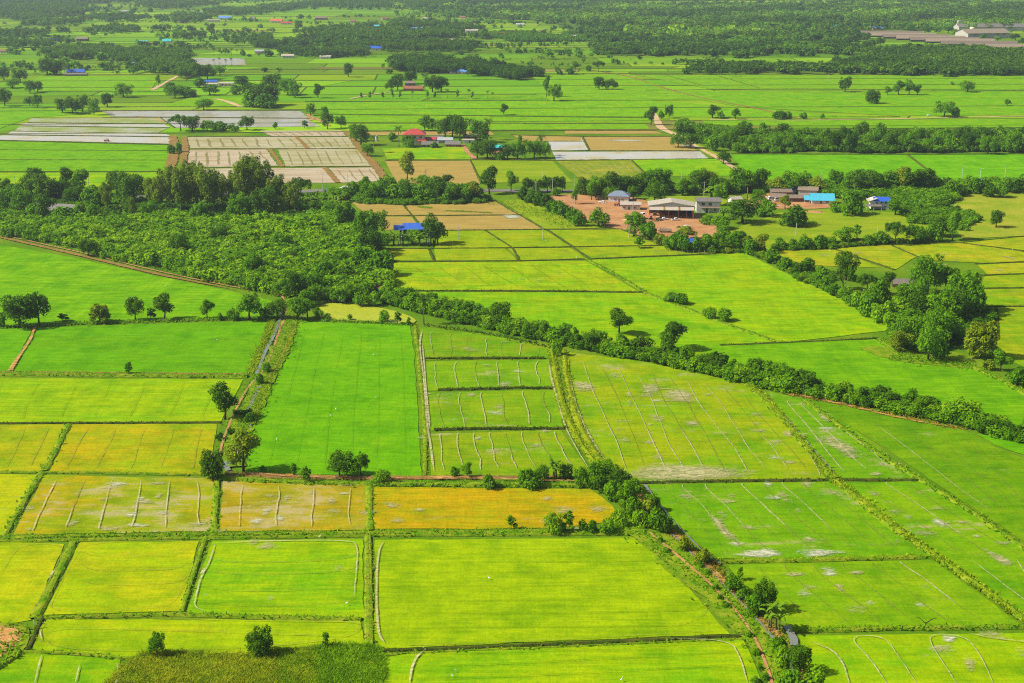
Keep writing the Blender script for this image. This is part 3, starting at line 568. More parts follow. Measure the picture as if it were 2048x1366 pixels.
B([(1432,1124),(1600,1121),(1750,1117),(1850,1114)], 1.6, .6, 'bund', 'lime', 4, .7); B([(1585,1262),(1700,1260),(1800,1257),(2045,1254)], 1.7, .6, 'bund', 'green', 5, .8)
B([(830,582),(1000,582),(1150,583),(1285,585)], 1.3, .5, 'bund_dark', 'dark', 2.5, .7); B([(1172,518),(1230,548),(1290,585),(1330,602),(1400,628),(1470,655),(1560,686)], 2.2, .5, 'bund', 'green', 2.5, .7); B([(1440,691),(1560,686),(1680,681),(1760,676)], 1.4, .45, 'bund_dark', 'dark', 2, .6)
B([(1760,678),(1800,705),(1850,722),(1940,732),(2000,758),(2100,815)], 3.5, .7, 'bund', 'green', 3, 1.0)
for pts in ([(880,461),(1090,459),(1240,458)], [(770,498),(1010,496),(1140,494),(1330,491)], [(775,523),(1040,522),(1180,518),(1420,508)], [(970,461),(1025,496),(1040,523)], [(1095,460),(1145,494),(1180,518)], [(858,498),(870,523)], [(1240,458),(1330,492),(1430,508)],
            [(700,404),(990,402)], [(735,432),(1045,430)], [(800,404),(826,433),(850,461)], [(990,402),(1090,460)], [(1535,502),(1660,496),(1800,489),(1920,486),(2090,469)], [(1660,496),(1790,540)], [(1780,490),(1850,520)], [(1920,486),(2090,509)], [(1950,528),(2090,522)], [(1960,551),(2090,546)], [(1950,577),(2090,575)], [(1940,614),(2090,612)],
            [(1993,615),(1998,680)], [(770,321),(940,320),(1110,321)], [(1105,302),(1400,302)], [(1110,321),(1430,318)], [(1020,270),(1170,273),(1340,273)], [(1165,273),(1180,302)], [(1262,320),(1295,352)], [(1090,283),(1170,283)], [(940,320),(965,368)],
            [(1462,308),(1815,309),(2090,308)], [(1815,309),(1885,362)], [(375,273),(600,273),(700,273)], [(375,298),(620,298),(715,297)], [(372,335),(570,334),(752,334)], [(205,221),(600,221)], [(205,235),(320,235),(620,237)], [(55,246),(335,248)], [(45,252),(340,256)], [(25,263),(330,268)], [(15,270),(345,274)], [(320,235),(350,256)],
            [(-60,280),(344,290)], [(-60,344),(335,344)], [(-60,300),(345,302)], [(-60,320),(342,321)], [(610,203),(860,203),(1300,201)], [(610,228),(1300,236)], [(690,247),(1300,247)], [(700,262),(1310,261)], [(1290,181),(1600,178),(2090,182)], [(1260,149),(2090,151)], [(1440,235),(1800,234)], [(80,184),(330,184)], [(0,216),(260,214),(560,214)], [(1430,150),(1520,177)], [(1330,150),(1400,170)]):
    far = pts[0][1] < 330
    B(pts, 1.6 if far else 1.2, .6 if far else .45, 'bund_dark', None if far else 'dark', 1.5, .5)
# scattered weeds on the verges beside path and ditch
tufts([(575,600),(582,640),(560,700),(535,745),(512,800),(480,860),(465,935)], 9, 9, .9, 'green'); tufts([(590,650),(572,700),(550,740),(520,800),(505,850)], 2.2, 9, .8, 'lime'); tufts([(545,640),(520,700),(500,748)], 3, 8, .8, 'lime')
tufts([(1270,1050),(1345,1110),(1420,1170),(1490,1235),(1540,1300),(1590,1390)], 10, 9, .8, 'green'); tufts([(1320,1050),(1400,1112),(1470,1180),(1530,1240),(1590,1320)], 4, 5, .8, 'dry')
tufts([(-30,460),(180,506),(320,541),(480,574),(570,592)], 8, 3.5, .8, 'green'); tufts([(0,655),(200,646),(400,640),(560,636)], 5, 8, .9, 'green'); tufts([(850,650),(1000,672),(1100,695)], 4, 3, .8, 'dark'); tufts([(1560,785),(1760,825),(1930,860)], 4, 3, .8, 'dry')
tufts([(-30,1260),(40,1255),(30,1290),(-20,1330)], 7, 5, .9, 'green'); tufts([(640,641),(740,646),(830,650)], 4, 5, .9, 'green'); tufts([(1780,715),(1850,722),(1950,732)], 10, 14, .9, 'green'); tufts([(1000,402),(1090,430),(1150,455)], 20, 6, .8, 'lime')
def bladequads(T, k=3, wd=.22):
    out = np.zeros((len(T) * k, 4, 3), np.float32)
    for i, (x, y, h) in enumerate(T):
        for j in range(k):
            a = NP.uniform(0, 2 * PI); ca, sa = math.cos(a), math.sin(a); l = NP.uniform(-.9, .9) * h; m = NP.uniform(-.9, .9) * h; r = h * .3
            bx, by = x + NP.uniform(-r, r), y + NP.uniform(-r, r); w2 = wd * NP.uniform(.6, 1.4)
            out[i*k+j] = ((bx - ca*w2, by - sa*w2, .05), (bx + ca*w2, by + sa*w2, .05), (bx + ca*w2*.6 + l, by + sa*w2*.6 + m, h), (bx - ca*w2*.6 + l, by - sa*w2*.6 + m, h * .9))
    return out
def leafmat(name, c1, c2, trans=.3):
    k = NT(name); tv = k.n('ShaderNodeAttribute', attribute_type='GEOMETRY', attribute_name='tv').outputs['Fac']; ri = k.n('ShaderNodeObjectInfo').outputs['Random']
    f = k.math('ADD', k.math('MULTIPLY', tv, .6), k.math('MULTIPLY', ri, .4)); c = k.mix(f, c1, c2); cn = k.noise(k.obj(), .45, 3, .6); c = k.mix(k.ramp(cn, .5, .68, 0, .8), c, k.mix(1.0, c, (1.5, 1.38, .9), 'MULTIPLY')); c = k.mix(k.ramp(cn, .48, .32, 0, .6), c, k.mix(1.0, c, (.6, .72, .8), 'MULTIPLY'))
    d = k.n('ShaderNodeBsdfPrincipled', i_Roughness=.7); d.inputs['Specular IOR Level'].default_value = .03; k.l(c, d.inputs['Base Color'])
    t = k.n('ShaderNodeBsdfTranslucent'); k.l(k.mix(1.0, c, (1.15, 1.2, .6), 'MULTIPLY'), t.inputs[0])
    m = k.n('ShaderNodeMixShader'); m.inputs[0].default_value = trans; k.l(d.outputs[0], m.inputs[1]); k.l(t.outputs[0], m.inputs[2])
    k.l(m.outputs[0], k.out.inputs[0]); return k.m
L = {n: leafmat(n, a, b, t) for n, a, b, t in (
    ('leaf_dark', (.026, .085, .002), (.10, .215, .004), .32), ('leaf_mid', (.052, .165, .002), (.17, .35, .004), .36), ('leaf_bright', (.11, .28, .003), (.27, .44, .006), .42),
    ('leaf_yellow', (.12, .19, .005), (.26, .34, .010), .36), ('leaf_olive', (.080, .155, .006), (.21, .30, .014), .36), ('leaf_frond', (.04, .105, .006), (.12, .20, .015), .3), ('leaf_banana', (.09, .22, .006), (.24, .38, .02), .4),
    ('grass_green', (.09, .25, .003), (.22, .38, .006), .4), ('grass_dark', (.03, .08, .004), (.11, .16, .010), .28), ('grass_dry', (.15, .17, .012), (.36, .24, .03), .33), ('grass_seed', (.13, .26, .005), (.42, .44, .02), .5), ('grass_lime', (.19, .32, .004), (.40, .45, .012), .42))}
for k_ in TUFT:
    if TUFT[k_]:
        q = bladequads(TUFT[k_]); o = tag(link('bank_grass', qmesh('bank_grass', q, L['grass_' + k_], NP.random(len(q)))), kind='stuff')
        o['label'] = {'green': 'ragged green grass growing along the field banks', 'dark': 'dark weedy grass on the thin banks', 'dry': 'dry yellowish grass along banks and ditch', 'lime': 'thick light green grass on the double bank'}[k_]
# the tall grass at the bottom edge
for q, key, n, lab in (([(240,1345),(290,1312),(420,1305),(545,1302),(620,1298),(640,1400),(200,1400)], 'dry', 7000, 'tall yellowish seeding grass along the bottom edge'), ([(540,1306),(600,1300),(700,1292),(752,1294),(770,1400),(560,1400)], 'green', 5000, 'tall green grass beside the yellowish seeding grass')):
    P = scatter(q, .17, 2.6, 0, n); T = [(x, y, R.uniform(.6, 1.25) * (1 + .35 * float(NZ(x, y, 6, 3)))) for x, y in P]; Q = bladequads(T, 5, .06)
    o = link('tall_grass', qmesh('tall_grass', Q, L['grass_seed' if key == 'dry' else 'grass_green'], np.clip(np.repeat([.5 + .55 * float(NZ(x, y, 4, 2)) for x, y, _ in T], 5) + NP.uniform(-.3, .3, len(Q)), 0, 1))); tag(o, lab, None, None, 'stuff')
    sheet('ground_cover', [(x, y + 10) for x, y in q], M['bund_lime'], .30, jit=1.2)
# ================================================================== VEGETATION
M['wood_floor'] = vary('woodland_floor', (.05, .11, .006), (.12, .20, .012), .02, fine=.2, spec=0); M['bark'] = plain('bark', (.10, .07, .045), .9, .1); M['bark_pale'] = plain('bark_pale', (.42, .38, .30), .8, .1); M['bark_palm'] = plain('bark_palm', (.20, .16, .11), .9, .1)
def cloud(lobes, n, size, up=.25, jit=.55, rng=NP, elong=1.0):
    """leaf sprays spread over the outside of a set of lobes -> (n,4,3)"""
    C = np.array([l[:3] for l in lobes]); r = np.array([l[3] for l in lobes]); pr = r ** 2 / (r ** 2).sum()
    k = rng.choice(len(r), size=int(n * 1.6), p=pr); d = rng.normal(size=(len(k), 3)); d[:, 2] += up; d /= np.linalg.norm(d, axis=1)[:, None]
    rad = r[k] * (1 - .45 * rng.random(len(k)) ** 2 + .12 * rng.normal(size=len(k))); p = C[k] + d * rad[:, None]
    dist = np.linalg.norm(p[:, None, :] - C[None], axis=2) / r[None]; dist[np.arange(len(k)), k] = 9
    keep = dist.min(axis=1) > .62; p, d = p[keep][:n], d[keep][:n]
    nrm = d + jit * rng.normal(size=d.shape) + np.array([0, 0, .55]); nrm /= np.linalg.norm(nrm, axis=1)[:, None]
    a = np.cross(nrm, rng.normal(size=d.shape)); a /= np.linalg.norm(a, axis=1)[:, None] + 1e-9; b = np.cross(nrm, a)
    s = (size * (.55 + .8 * rng.random(len(p))))[:, None]; a *= s * .5 * elong; b *= s * .5
    w = rng.uniform(.3, 1, (len(p), 1)); droop = -np.array([[0, 0, 1.0]]) * s * .12
    return np.stack([p - a * 1.1 + droop, p - b * w, p + a * 1.1 + droop, p + b], axis=1)
def lobes_for(kind, rng):
    u = rng.uniform; L_ = []
    if kind == 'broad':
        for i in range(17):
            t = i / 17 * 6.28 * 2.6 + u(-.4, .4); z = .30 + .57 * i / 17 + u(-.04, .04); rr = (.34 if z < .6 else .34 * math.sqrt(max(.08, 1 - ((z - .55) / .42) ** 2))) * u(.7, 1.15)
            L_.append((rr * math.cos(t), rr * math.sin(t), z, u(.12, .19)))
        L_ = [l for l in L_ if u(0, 1) > .14]; sx_, sy_ = u(.85, 1.2), u(.85, 1.2); L_ = [(a * sx_ + u(-.05, .05), b * sy_ + u(-.05, .05), c + u(-.05, .05), d * u(.8, 1.15)) for a, b, c, d in L_]
        L_ += [(0, 0, .58, .24), (u(-.06, .06), u(-.06, .06), .78, .17)] + [(u(-.36, .36), u(-.36, .36), u(.55, .95), u(.06, .10)) for _ in range(4)]
    elif kind == 'open':
        for i in range(13):
            t = i * 2.4 + u(-.3, .3); z = .36 + .56 * ((i * .618) % 1); rr = u(.10, .30) * (1.15 - abs(z - .64) * 1.3); L_.append((rr * math.cos(t), rr * math.sin(t), z, u(.11, .175)))
        L_ += [(0, 0, .56, .22), (0, 0, .74, .18), (u(-.05, .05), 0, .88, .12)]
    elif kind == 'round':
        for i in range(16):
            t = i * 2.4; z = .16 + .72 * i / 16; rr = .36 * math.sqrt(max(.05, 1 - ((z - .5) / .5) ** 2)); L_.append((rr * math.cos(t), rr * math.sin(t), z, u(.15, .2)))
        L_ += [(0, 0, .5, .3)]
    elif kind == 'flat':
        for i in range(15):
            t = i * 2.4; rr = .62 * math.sqrt((i + .5) / 15); L_.append((rr * math.cos(t), rr * math.sin(t), .78 - .18 * (rr / .6) ** 2 + u(-.04, .05), u(.11, .17)))
    elif kind == 'tall':
        for i in range(15):
            t = i * 2.4; z = .34 + .60 * i / 15; rr = .19 * u(.4, 1.1) * (1.2 - abs(z - .62)); L_.append((rr * math.cos(t), rr * math.sin(t), z, u(.07, .125)))
    elif kind == 'willow':
        for i in range(20):
            t = i * 2.4; z = .22 + .68 * i / 20; rr = .42 * math.sqrt(max(.03, 1 - (z - .3) ** 2 / .5)) * u(.75, 1.1); L_.append((rr * math.cos(t), rr * math.sin(t), z, u(.10, .17)))
        L_ += [(0, 0, .5, .3)]
    elif kind == 'bush':
        for i in range(13):
            t = i * 2.4 + u(-.5, .5); rr = u(.05, .5); L_.append((rr * math.cos(t), rr * math.sin(t), .30 + u(-.12, .5) * (1 - rr), u(.16, .32)))
    elif kind == 'sap':
        for i in range(8):
            t = i * 2.4; z = .3 + .62 * i / 8; rr = u(.05, .24) * (1.3 - z); L_.append((rr * math.cos(t), rr * math.sin(t), z, u(.08, .14)))
    return L_
def trunk_for(kind, lobes, rng, H):
    m = MB(); u = rng.uniform; r0 = {'broad': .035, 'open': .028, 'flat': .03, 'tall': .013, 'willow': .03, 'round': .03, 'bush': .025, 'sap': .015}[kind]
    top = {'flat': .55, 'tall': .92, 'bush': .3, 'round': .4, 'sap': .85}.get(kind, .55); b = .02 if kind != 'flat' else .06
    ax = [(0, 0, -.02), (u(-b, b), u(-b, b), top * .4), (u(-b, b) * 1.5, u(-b, b) * 1.5, top)]
    m.tube(ax, [r0 * 1.25, r0 * .85, r0 * .45 if kind != 'tall' else r0 * .35], 7)
    for l in (lobes if kind in ('flat', 'open', 'broad') else lobes[::2])[:12]:
        s = Vector(ax[1]).lerp(Vector(ax[2]), rng.uniform(.1, .9)) if kind != 'bush' else Vector((0, 0, .02)); e = Vector(l[:3])
        if e.z < s.z + .03: continue
        mid = s.lerp(e, .5) + Vector((0, 0, -.03)); m.tube([s, mid, e], [r0 * .42, r0 * .28, r0 * .1], 5)
    m.V = [(x * H, y * H, z * H) for x, y, z in m.V]; return m
PROTO = {}
SPEC = {   # kind: (lobe shape, height m, variants, sprays, spray size, leaf material, bark, elongation)
 'broad': ('broad', 10, 5, 2600, .55, 'leaf_dark', 'bark', 1), 'open': ('open', 10, 4, 2200, .50, 'leaf_dark', 'bark', 1), 'round': ('round', 8, 2, 2600, .5, 'leaf_dark', 'bark', 1.2),
 'mid': ('broad', 9, 5, 2400, .52, 'leaf_mid', 'bark', 1), 'midopen': ('open', 9, 3, 1900, .5, 'leaf_mid', 'bark', 1), 'yel': ('open', 11, 2, 2100, .58, 'leaf_yellow', 'bark', 1), 'flat': ('flat', 9, 2, 2200, .5, 'leaf_dark', 'bark', 1.1),
 'euc': ('tall', 18, 5, 2000, .62, 'leaf_olive', 'bark_pale', 1.5), 'willow': ('willow', 9, 2, 2800, .5, 'leaf_yellow', 'bark', 2.0), 'bamboo': ('willow', 10, 3, 2800, .5, 'leaf_mid', 'bark', 2.0),
 'bush': ('bush', 4, 6, 1100, .46, 'leaf_mid', 'bark', 1), 'bushb': ('bush', 4, 5, 1000, .46, 'leaf_bright', 'bark', 1), 'bushd': ('bush', 4, 4, 1000, .46, 'leaf_dark', 'bark', 1), 'bushy': ('bush', 3, 3, 700, .4, 'leaf_yellow', 'bark', 1), 'sap': ('sap', 4, 3, 260, .42, 'leaf_mid', 'bark', 1.2)}
LOW = {}
for kd, (lk, H, nv, ns, sz, lm, bk, el) in SPEC.items():
    PROTO[kd] = []; LOW[kd] = []
    for v in range(nv):
        rg = random.Random(sum(map(ord, kd)) * 37 + v * 31); lb = lobes_for(lk, rg); LH = [tuple(c * H for c in l) for l in lb]
        q = cloud(LH, ns, sz, elong=el); cm = qmesh('crown', q, L[lm], NP.random(len(q)))
        tm = trunk_for(lk, lb, rg, H).mesh('trunk', M[bk], True); W = max(np.ptp(q[:, :, 0]), np.ptp(q[:, :, 1])); top = q[:, :, 2].max()
        PROTO[kd].append((cm, tm, top, W))
        # light version for the far woods: fewer, bigger sprays
        q2 = cloud(LH, max(60, ns // 8), sz * 2.1, elong=el, jit=.7); q3 = cloud(LH, max(60, ns // 3), sz * 1.45, elong=el, jit=.7); q4 = cloud(LH, max(50, ns // 25), sz * 3.5, elong=1, jit=.6); LOW[kd].append((q2 / top, q3 / top, q4 / top))
def frond_quads(base, az, rise, length, width, nseg, droop, rng, split=False):
    Q = []; d = Vector((math.cos(az), math.sin(az), 0)); side = Vector((-d.y, d.x, 0)); p = Vector(base); ang = rise; pts = [p.copy()]
    for i in range(nseg):
        p = p + (d * math.cos(ang) + Vector((0, 0, 1)) * math.sin(ang)) * (length / nseg); ang -= droop / nseg; pts.append(p.copy())
    for i in range(nseg):
        w0, w1 = (width * math.sin(PI * min(.97, (i / nseg) * .85 + .12)), width * math.sin(PI * min(.98, ((i + 1) / nseg) * .85 + .12)))
        for s in (-1, 1):
            dr = Vector((0, 0, -.45 if split else -.2))
            e0 = pts[i] + side * s * w0 + dr * w0; e1 = pts[i+1] + side * s * w1 + dr * w1
            if split:                                            # separate leaflets along the rib
                for f0, f1 in ((0, .36), (.5, .86)):
                    a, b = pts[i].lerp(pts[i+1], f0), pts[i].lerp(pts[i+1], f1); c, e = e0.lerp(e1, f1 - .08), e0.lerp(e1, f0 + .08); Q.append((a, b, c + d * .25 * width, e + d * .25 * width))
            else: Q.append((pts[i], pts[i+1], e1, e0))
    return Q
def palm_proto(kind, v):
    rg = random.Random(100 + v + len(kind) * 3); m = MB(); Q = []; tv = []
    if kind == 'palm':
        H = 9; lean = rg.uniform(-.6, .6); m.tube([(0, 0, -.1), (lean * .3, 0, H * .4), (lean, lean * .4, H)], [.24, .17, .13], 7)
        for i in range(22):
            q = frond_quads((lean, lean * .4, H), i * 2.4 + rg.uniform(-.2, .2), rg.uniform(-.5, 1.2), rg.uniform(3.0, 3.9), .62, 7, rg.uniform(1.3, 2.0), rg, True); Q += q; tv += [min(1, max(0, rg.uniform(.2, .9)))] * len(q)
        lm, top, bk = 'leaf_frond', H + 2.2, 'bark_palm'
    elif kind == 'sugar':
        H = 10; m.tube([(0, 0, -.1), (.1, 0, H * .5), (0, .1, H)], [.32, .24, .22], 7)
        for i in range(34):
            q = frond_quads((0, .1, H), i * 2.4, rg.uniform(-1.0, 1.5), rg.uniform(1.7, 2.2), .75, 3, .5, rg, False); Q += q; tv += [rg.random() * .7] * len(q)
        lm, top, bk = 'leaf_frond', H + 2, 'bark_palm'
    else:
        for s in range(4):
            bx, by, h = rg.uniform(-1, 1), rg.uniform(-1, 1), rg.uniform(1.4, 2.6); m.tube([(bx, by, -.05), (bx, by, h)], [.17, .12], 6)
            for i in range(8):
                q = frond_quads((bx, by, h), i * 2.4 + s, rg.uniform(.5, 1.35), rg.uniform(1.9, 2.7), .36, 5, rg.uniform(1.4, 2.3), rg); Q += q; tv += [rg.random()] * len(q)
        lm, top, bk = 'leaf_banana', 4.4, 'leaf_stem'
    return Q, tv, m, lm, top, bk
M['leaf_stem'] = plain('banana_stem', (.13, .14, .04), .8, .1)
for kd, nv in (('palm', 3), ('sugar', 1), ('banana', 3)):
    PROTO[kd] = []; LOW[kd] = []
    for v in range(nv):
        Q, tv, m, lm, top, bk = palm_proto(kd, v); q = np.array([[tuple(p) for p in f] for f in Q], np.float32); top = float(q[:, :, 2].max())
        PROTO[kd].append((qmesh('crown', q, L[lm], tv), m.mesh('trunk', M[bk], True), top, float(np.ptp(q[:, :, 0])))); k_ = NP.permutation(len(q))[:len(q) // 3]; LOW[kd].append((q / top, q / top, q[k_] / top))
NAMES = {'euc': ('eucalyptus_tree', 'tree'), 'palm': ('coconut_palm', 'palm tree'), 'sugar': ('sugar_palm', 'palm tree'), 'banana': ('banana_plant', 'banana plant'), 'bamboo': ('bamboo_clump', 'bamboo'), 'willow': ('willowy_tree', 'tree'),
         'bush': ('shrub', 'shrub'), 'bushb': ('shrub', 'shrub'), 'bushd': ('shrub', 'shrub'), 'bushy': ('shrub', 'shrub'), 'sap': ('sapling', 'young tree')}
def plant(kd, x, y, h, label, group=None, w=None, small=False, rng=R):
    pr = PROTO[kd]; cm, tm, top, W = pr[rng.randrange(len(pr))]; nm, ct = NAMES.get(kd, ('tree', 'tree')); s = h / top; sx = s if w is None else w / W
    if kd in ('palm', 'sugar'): sx = s
    o = bpy.data.objects.new(nm, cm if small else None); COL.objects.link(o); o.location = (x, y, -.02); o.rotation_euler = (0, 0, rng.uniform(0, 6.28)); o.scale = (sx, sx, s); tag(o, label, ct, group)
    if not small:
        for n_, me in (('crown', cm), ('trunk', tm)):
            if n_ == 'crown' and kd in ('palm', 'sugar'): n_ = 'fronds'
            if n_ == 'crown' and kd == 'banana': n_ = 'leaves'
            if n_ == 'trunk' and kd == 'banana': n_ = 'stem'
            if n_ == 'crown' and ct == 'shrub': n_ = 'foliage'
            if n_ == 'trunk' and ct == 'shrub': n_ = 'stem'
            c = bpy.data.objects.new(n_, me); COL.objects.link(c); c.parent = o
    else:
        c = bpy.data.objects.new('trunk', tm); COL.objects.link(c); c.parent = o
    return o
def T(px, py, wpx, hpx, kd, label, group=None):            # one plant outlined in photo pixels: foot, width, height
    p = G(px, py); plant(kd, p.x, p.y, hpx * vpp(p), label, group, wpx * mpp(p)); 
def grove(poly, n, kinds, h, label, group, mind=3.0, wf=(.8, 1.25), small=True):
    for x, y in sample(poly, n, mind):
        kd = R.choice(kinds); hh = R.uniform(*h); W0 = PROTO[kd][0][3] / PROTO[kd][0][2]; plant(kd, x, y, hh, label, group, hh * W0 * R.uniform(*wf), small)
def along(pts, step, jitter, kinds, h, label, group, wf=(.9, 1.3), small=False):
    for p in polyline([G(*q) for q in pts], step):
        kd = R.choice(kinds); hh = R.uniform(*h); W0 = PROTO[kd][0][3] / PROTO[kd][0][2]; plant(kd, p.x + R.uniform(-jitter, jitter), p.y + R.uniform(-jitter, jitter), hh, label, group, hh * W0 * R.uniform(*wf), small)
def mass(name, polys, kinds, h, label, mind, n=9999, wf=(.85, 1.35), lod=0, rag=None, gaps=.16):   # woods nobody could count: one object
    Qs = []; TV = []; MI = []; mats = []
    for poly in polys:
        for x, y in scatter(poly, mind, mind * 1.6 if rag is None else rag, gaps, None, R.uniform(0, 50)):
            nz = float(NZ(x, y, max(60, mind * 11), 3.3)); kd = kinds[int(min(.999, max(0, .5 + .42 * nz + .5 * (R.random() - .5))) * len(kinds))] if lod == 2 else R.choice(kinds); q = LOW[kd][R.randrange(len(LOW[kd]))][lod]; a = R.uniform(0, 6.28); u_ = .5 + .5 * float(NZ(x, y, 30, 2.0)); hh = h[0] + (h[1] - h[0]) * min(1.25, max(0, .55 * u_ + .6 * R.random() ** 1.4)); f = R.uniform(*wf); ca, sa = math.cos(a), math.sin(a)
            X = q[:, :, 0] * hh * f; Yy = q[:, :, 1] * hh * f; Qs.append(np.stack([X * ca - Yy * sa + x, X * sa + Yy * ca + y, q[:, :, 2] * hh], axis=2))
            t0 = min(1, max(0, .45 + .4 * nz + .7 * (R.random() - .5))); TV.append(np.clip(.75 * t0 + .35 * NP.random(len(q)), 0, 1)); lm = SPEC[kd][5] if kd in SPEC else ('leaf_frond' if kd != 'banana' else 'leaf_banana')
            if lm not in mats: mats.append(lm)
            MI.append(np.full(len(q), mats.index(lm), np.int32))
    if not Qs: return
    o = link(name, qmesh(name, np.concatenate(Qs), [L[m] for m in mats], np.concatenate(TV), np.concatenate(MI))); return tag(o, label, None, None, 'stuff')
# ---- trees and shrubs one can point at, from the front to the back
T(520,1310,60,56,'round','dark leafy bush-like tree standing out of the tall grass at the bottom edge'); T(315,1312,46,46,'mid','scraggly small tree at the left end of the tall grass'); T(652,1296,16,32,'sap','thin leafless-looking sapling at the right of the tall grass clump')
T(450,838,58,74,'open','dark clumpy tree beside the dirt track at the corner of the light green field'); T(487,944,72,86,'yel','yellowish open-crowned tree with bare trunk beside the small pool of the ditch'); T(426,956,52,58,'round','dense dark round bush-like tree left of the yellowish open-crowned tree')
T(680,953,62,50,'broad','low wide dark tree on the bank below the vivid green field, left of its twin'); T(722,951,42,48,'broad','narrower dark tree with visible trunk on the bank below the vivid green field'); 
T(612,966,28,34,'sap','young tree on the grassy bank left of the twin dark trees, nearer to them'); T(588,950,20,24,'sap','young tree on the grassy bank, farther from the twin dark trees'); T(526,945,16,14,'sap','tiny sapling at the foot of the vivid green field beside the yellowish tree'); T(766,966,44,28,'bushb','light green shrub on the bank right of the twin dark trees')
T(1055,974,55,38,'bush','wide dark shrub on the bank left of the banana plants'); T(976,976,36,28,'bush','round shrub on the bank between the twin dark trees and the banana plants'); T(934,955,28,30,'midopen','small bushy tree below the striped plots, the taller of a pair'); T(908,954,22,22,'bush','small shrub below the striped plots, the shorter of a pair')
T(1108,957,44,40,'banana','clump of banana plants on the bank beside the wide dark shrub'); T(1085,960,30,34,'bush','shrub squeezed against the banana clump on the bank'); T(1132,958,30,32,'bushd','dark shrub right of the banana clump on the bank')
gl = 'bushy green shrub in the thicket where the ditch meets the orange field'
for px, py, w_, h_, kd in ((1160,972,40,40,'mid'),(1185,975,45,50,'bush'),(1210,965,50,48,'mid'),(1240,985,55,55,'broad'),(1225,1000,40,40,'bush'),(1250,1020,50,60,'mid'),(1200,985,35,38,'bushd'),(1265,1035,40,42,'bush'),(1240,1050,45,34,'bushb'),(1280,1055,42,38,'bushb'),(1310,1055,46,42,'bush'),(1325,1065,40,40,'bushd'),(1295,1030,40,36,'bushy'),(1305,1020,40,34,'bush'),(1215,1065,40,28,'bushb'),(1185,1066,30,26,'bush'),(1272,1000,40,44,'midopen')):
    T(px, py, w_, h_, kd, gl, 'shrubs in the thicket by the orange field')
T(1108,1066,42,40,'bushb','bright shrub on the long bank below the orange field'); T(1138,1064,30,42,'sap','spindly young tree on the long bank right of the bright shrub'); T(1165,1064,20,26,'sap','small sapling on the long bank nearest the ditch thicket'); T(1022,1058,26,28,'sap','thin sapling alone in front of the orange field')
T(1528,1222,52,62,'round','dense dark round-topped tree beside the muddy ditch'); T(1545,1262,60,60,'banana','banana plant with torn drooping leaves on the muddy ditch bank'); T(1510,1232,52,42,'bush','shrub below the dark round-topped tree by the ditch'); T(1490,1205,34,30,'bush','shrub on the ditch bank up-left of the dark round-topped tree'); T(1465,1182,46,38,'bush','wide shrub on the ditch bank above the dark round-topped tree'); T(1480,1160,18,26,'sap','slim sapling rising behind the wide shrub on the ditch bank'); T(1405,1125,44,30,'bushy','yellow-green shrub on the ditch bank near the top of the ditch'); T(1370,1100,36,28,'bushy','yellowish shrub at the head of the muddy ditch')
T(1600,1345,58,56,'broad','dark tree by the ditch at the bottom edge'); T(1565,1330,46,40,'bushb','light shrub left of the dark tree at the bottom edge by the ditch'); T(1560,1305,38,34,'bush','shrub on the ditch bank above the dark tree at the bottom edge'); T(1630,1385,60,50,'bushb','leafy light green shrub cut by the bottom edge'); T(1580,1385,60,44,'bush','dark shrub cut by the bottom edge beside the red path')
for px, py in ((1400,1135),(1415,1150),(1430,1180),(1440,1200),(1455,1215),(1500,1275),(1515,1310),(1520,1340),(1530,1360),(1320,1085),(1335,1105),(1510,1365)): T(px, py, R.uniform(14, 24), R.uniform(9, 15), 'bush', 'low green shrub on the verge beside the narrow red path', 'low shrubs along the narrow red path')
for px, py in ((495,835),(475,830),(462,870),(520,770),(500,845),(440,880),(455,905),(535,745)): T(px, py, R.uniform(16, 30), R.uniform(12, 24), R.choice(['bush', 'bushd']), 'low shrub on the strip between the dirt track and the ditch', 'low shrubs along the ditch strip')
T(1114,712,26,34,'bushb','bright shrub at the top of the thick double grass bank')
T(40,654,74,64,'broad','broad dark tree of the pair at the left edge, the lower and wider'); T(78,648,58,66,'broad','taller dark tree of the pair at the left edge'); T(4,655,22,34,'bushb','pale shrub cut by the left edge beside the pair of dark trees'); T(200,645,46,38,'willow','yellowish drooping shrubby tree in the row along the field bank'); T(271,640,42,48,'broad','compact dark tree in the bank row, between the yellowish tree and the tallest one'); T(329,638,46,54,'open','tallest clumpy dark tree of the row along the field bank'); T(302,640,24,26,'sap','small young tree between the two compact dark trees of the bank row'); T(415,637,34,40,'midopen','thin two-tiered tree in the bank row, right of the tallest')
T(500,640,62,52,'mid','wide leafy tree at the right end of the bank row'); T(466,640,30,26,'bush','shrub left of the wide leafy tree at the end of the bank row'); T(535,638,34,34,'bush','shrub between the wide leafy tree and the dark one by the ditch'); T(556,638,44,42,'broad','dark round tree at the head of the narrow ditch'); T(125,642,26,16,'sap','tiny shrubby sapling right of the pair of dark trees'); T(440,640,16,16,'bush','tiny shrub in the bank row near its right end')
for px, py, w_, h_ in ((595,640,44,46),(615,635,40,40),(610,612,40,34),(635,638,30,26),(655,640,16,14)): T(px, py, w_, h_, 'midopen' if h_ > 20 else 'sap', 'bushy tree between the ditch head and the algae-green pond', 'bushy trees left of the pond')
T(258,748,22,24,'sap','lone sapling on the grass bank between two green fields at left'); T(700,640,14,12,'sap','tiny sapling on the near edge of the algae-green pond, the left one')
T(768,644,30,24,'bushb','shrub dividing the algae-green pond'); T(795,648,20,26,'sap','slim sapling at the near edge of the pond, right of the dividing shrub'); T(817,650,12,16,'sap','small sapling at the right tip of the pond')
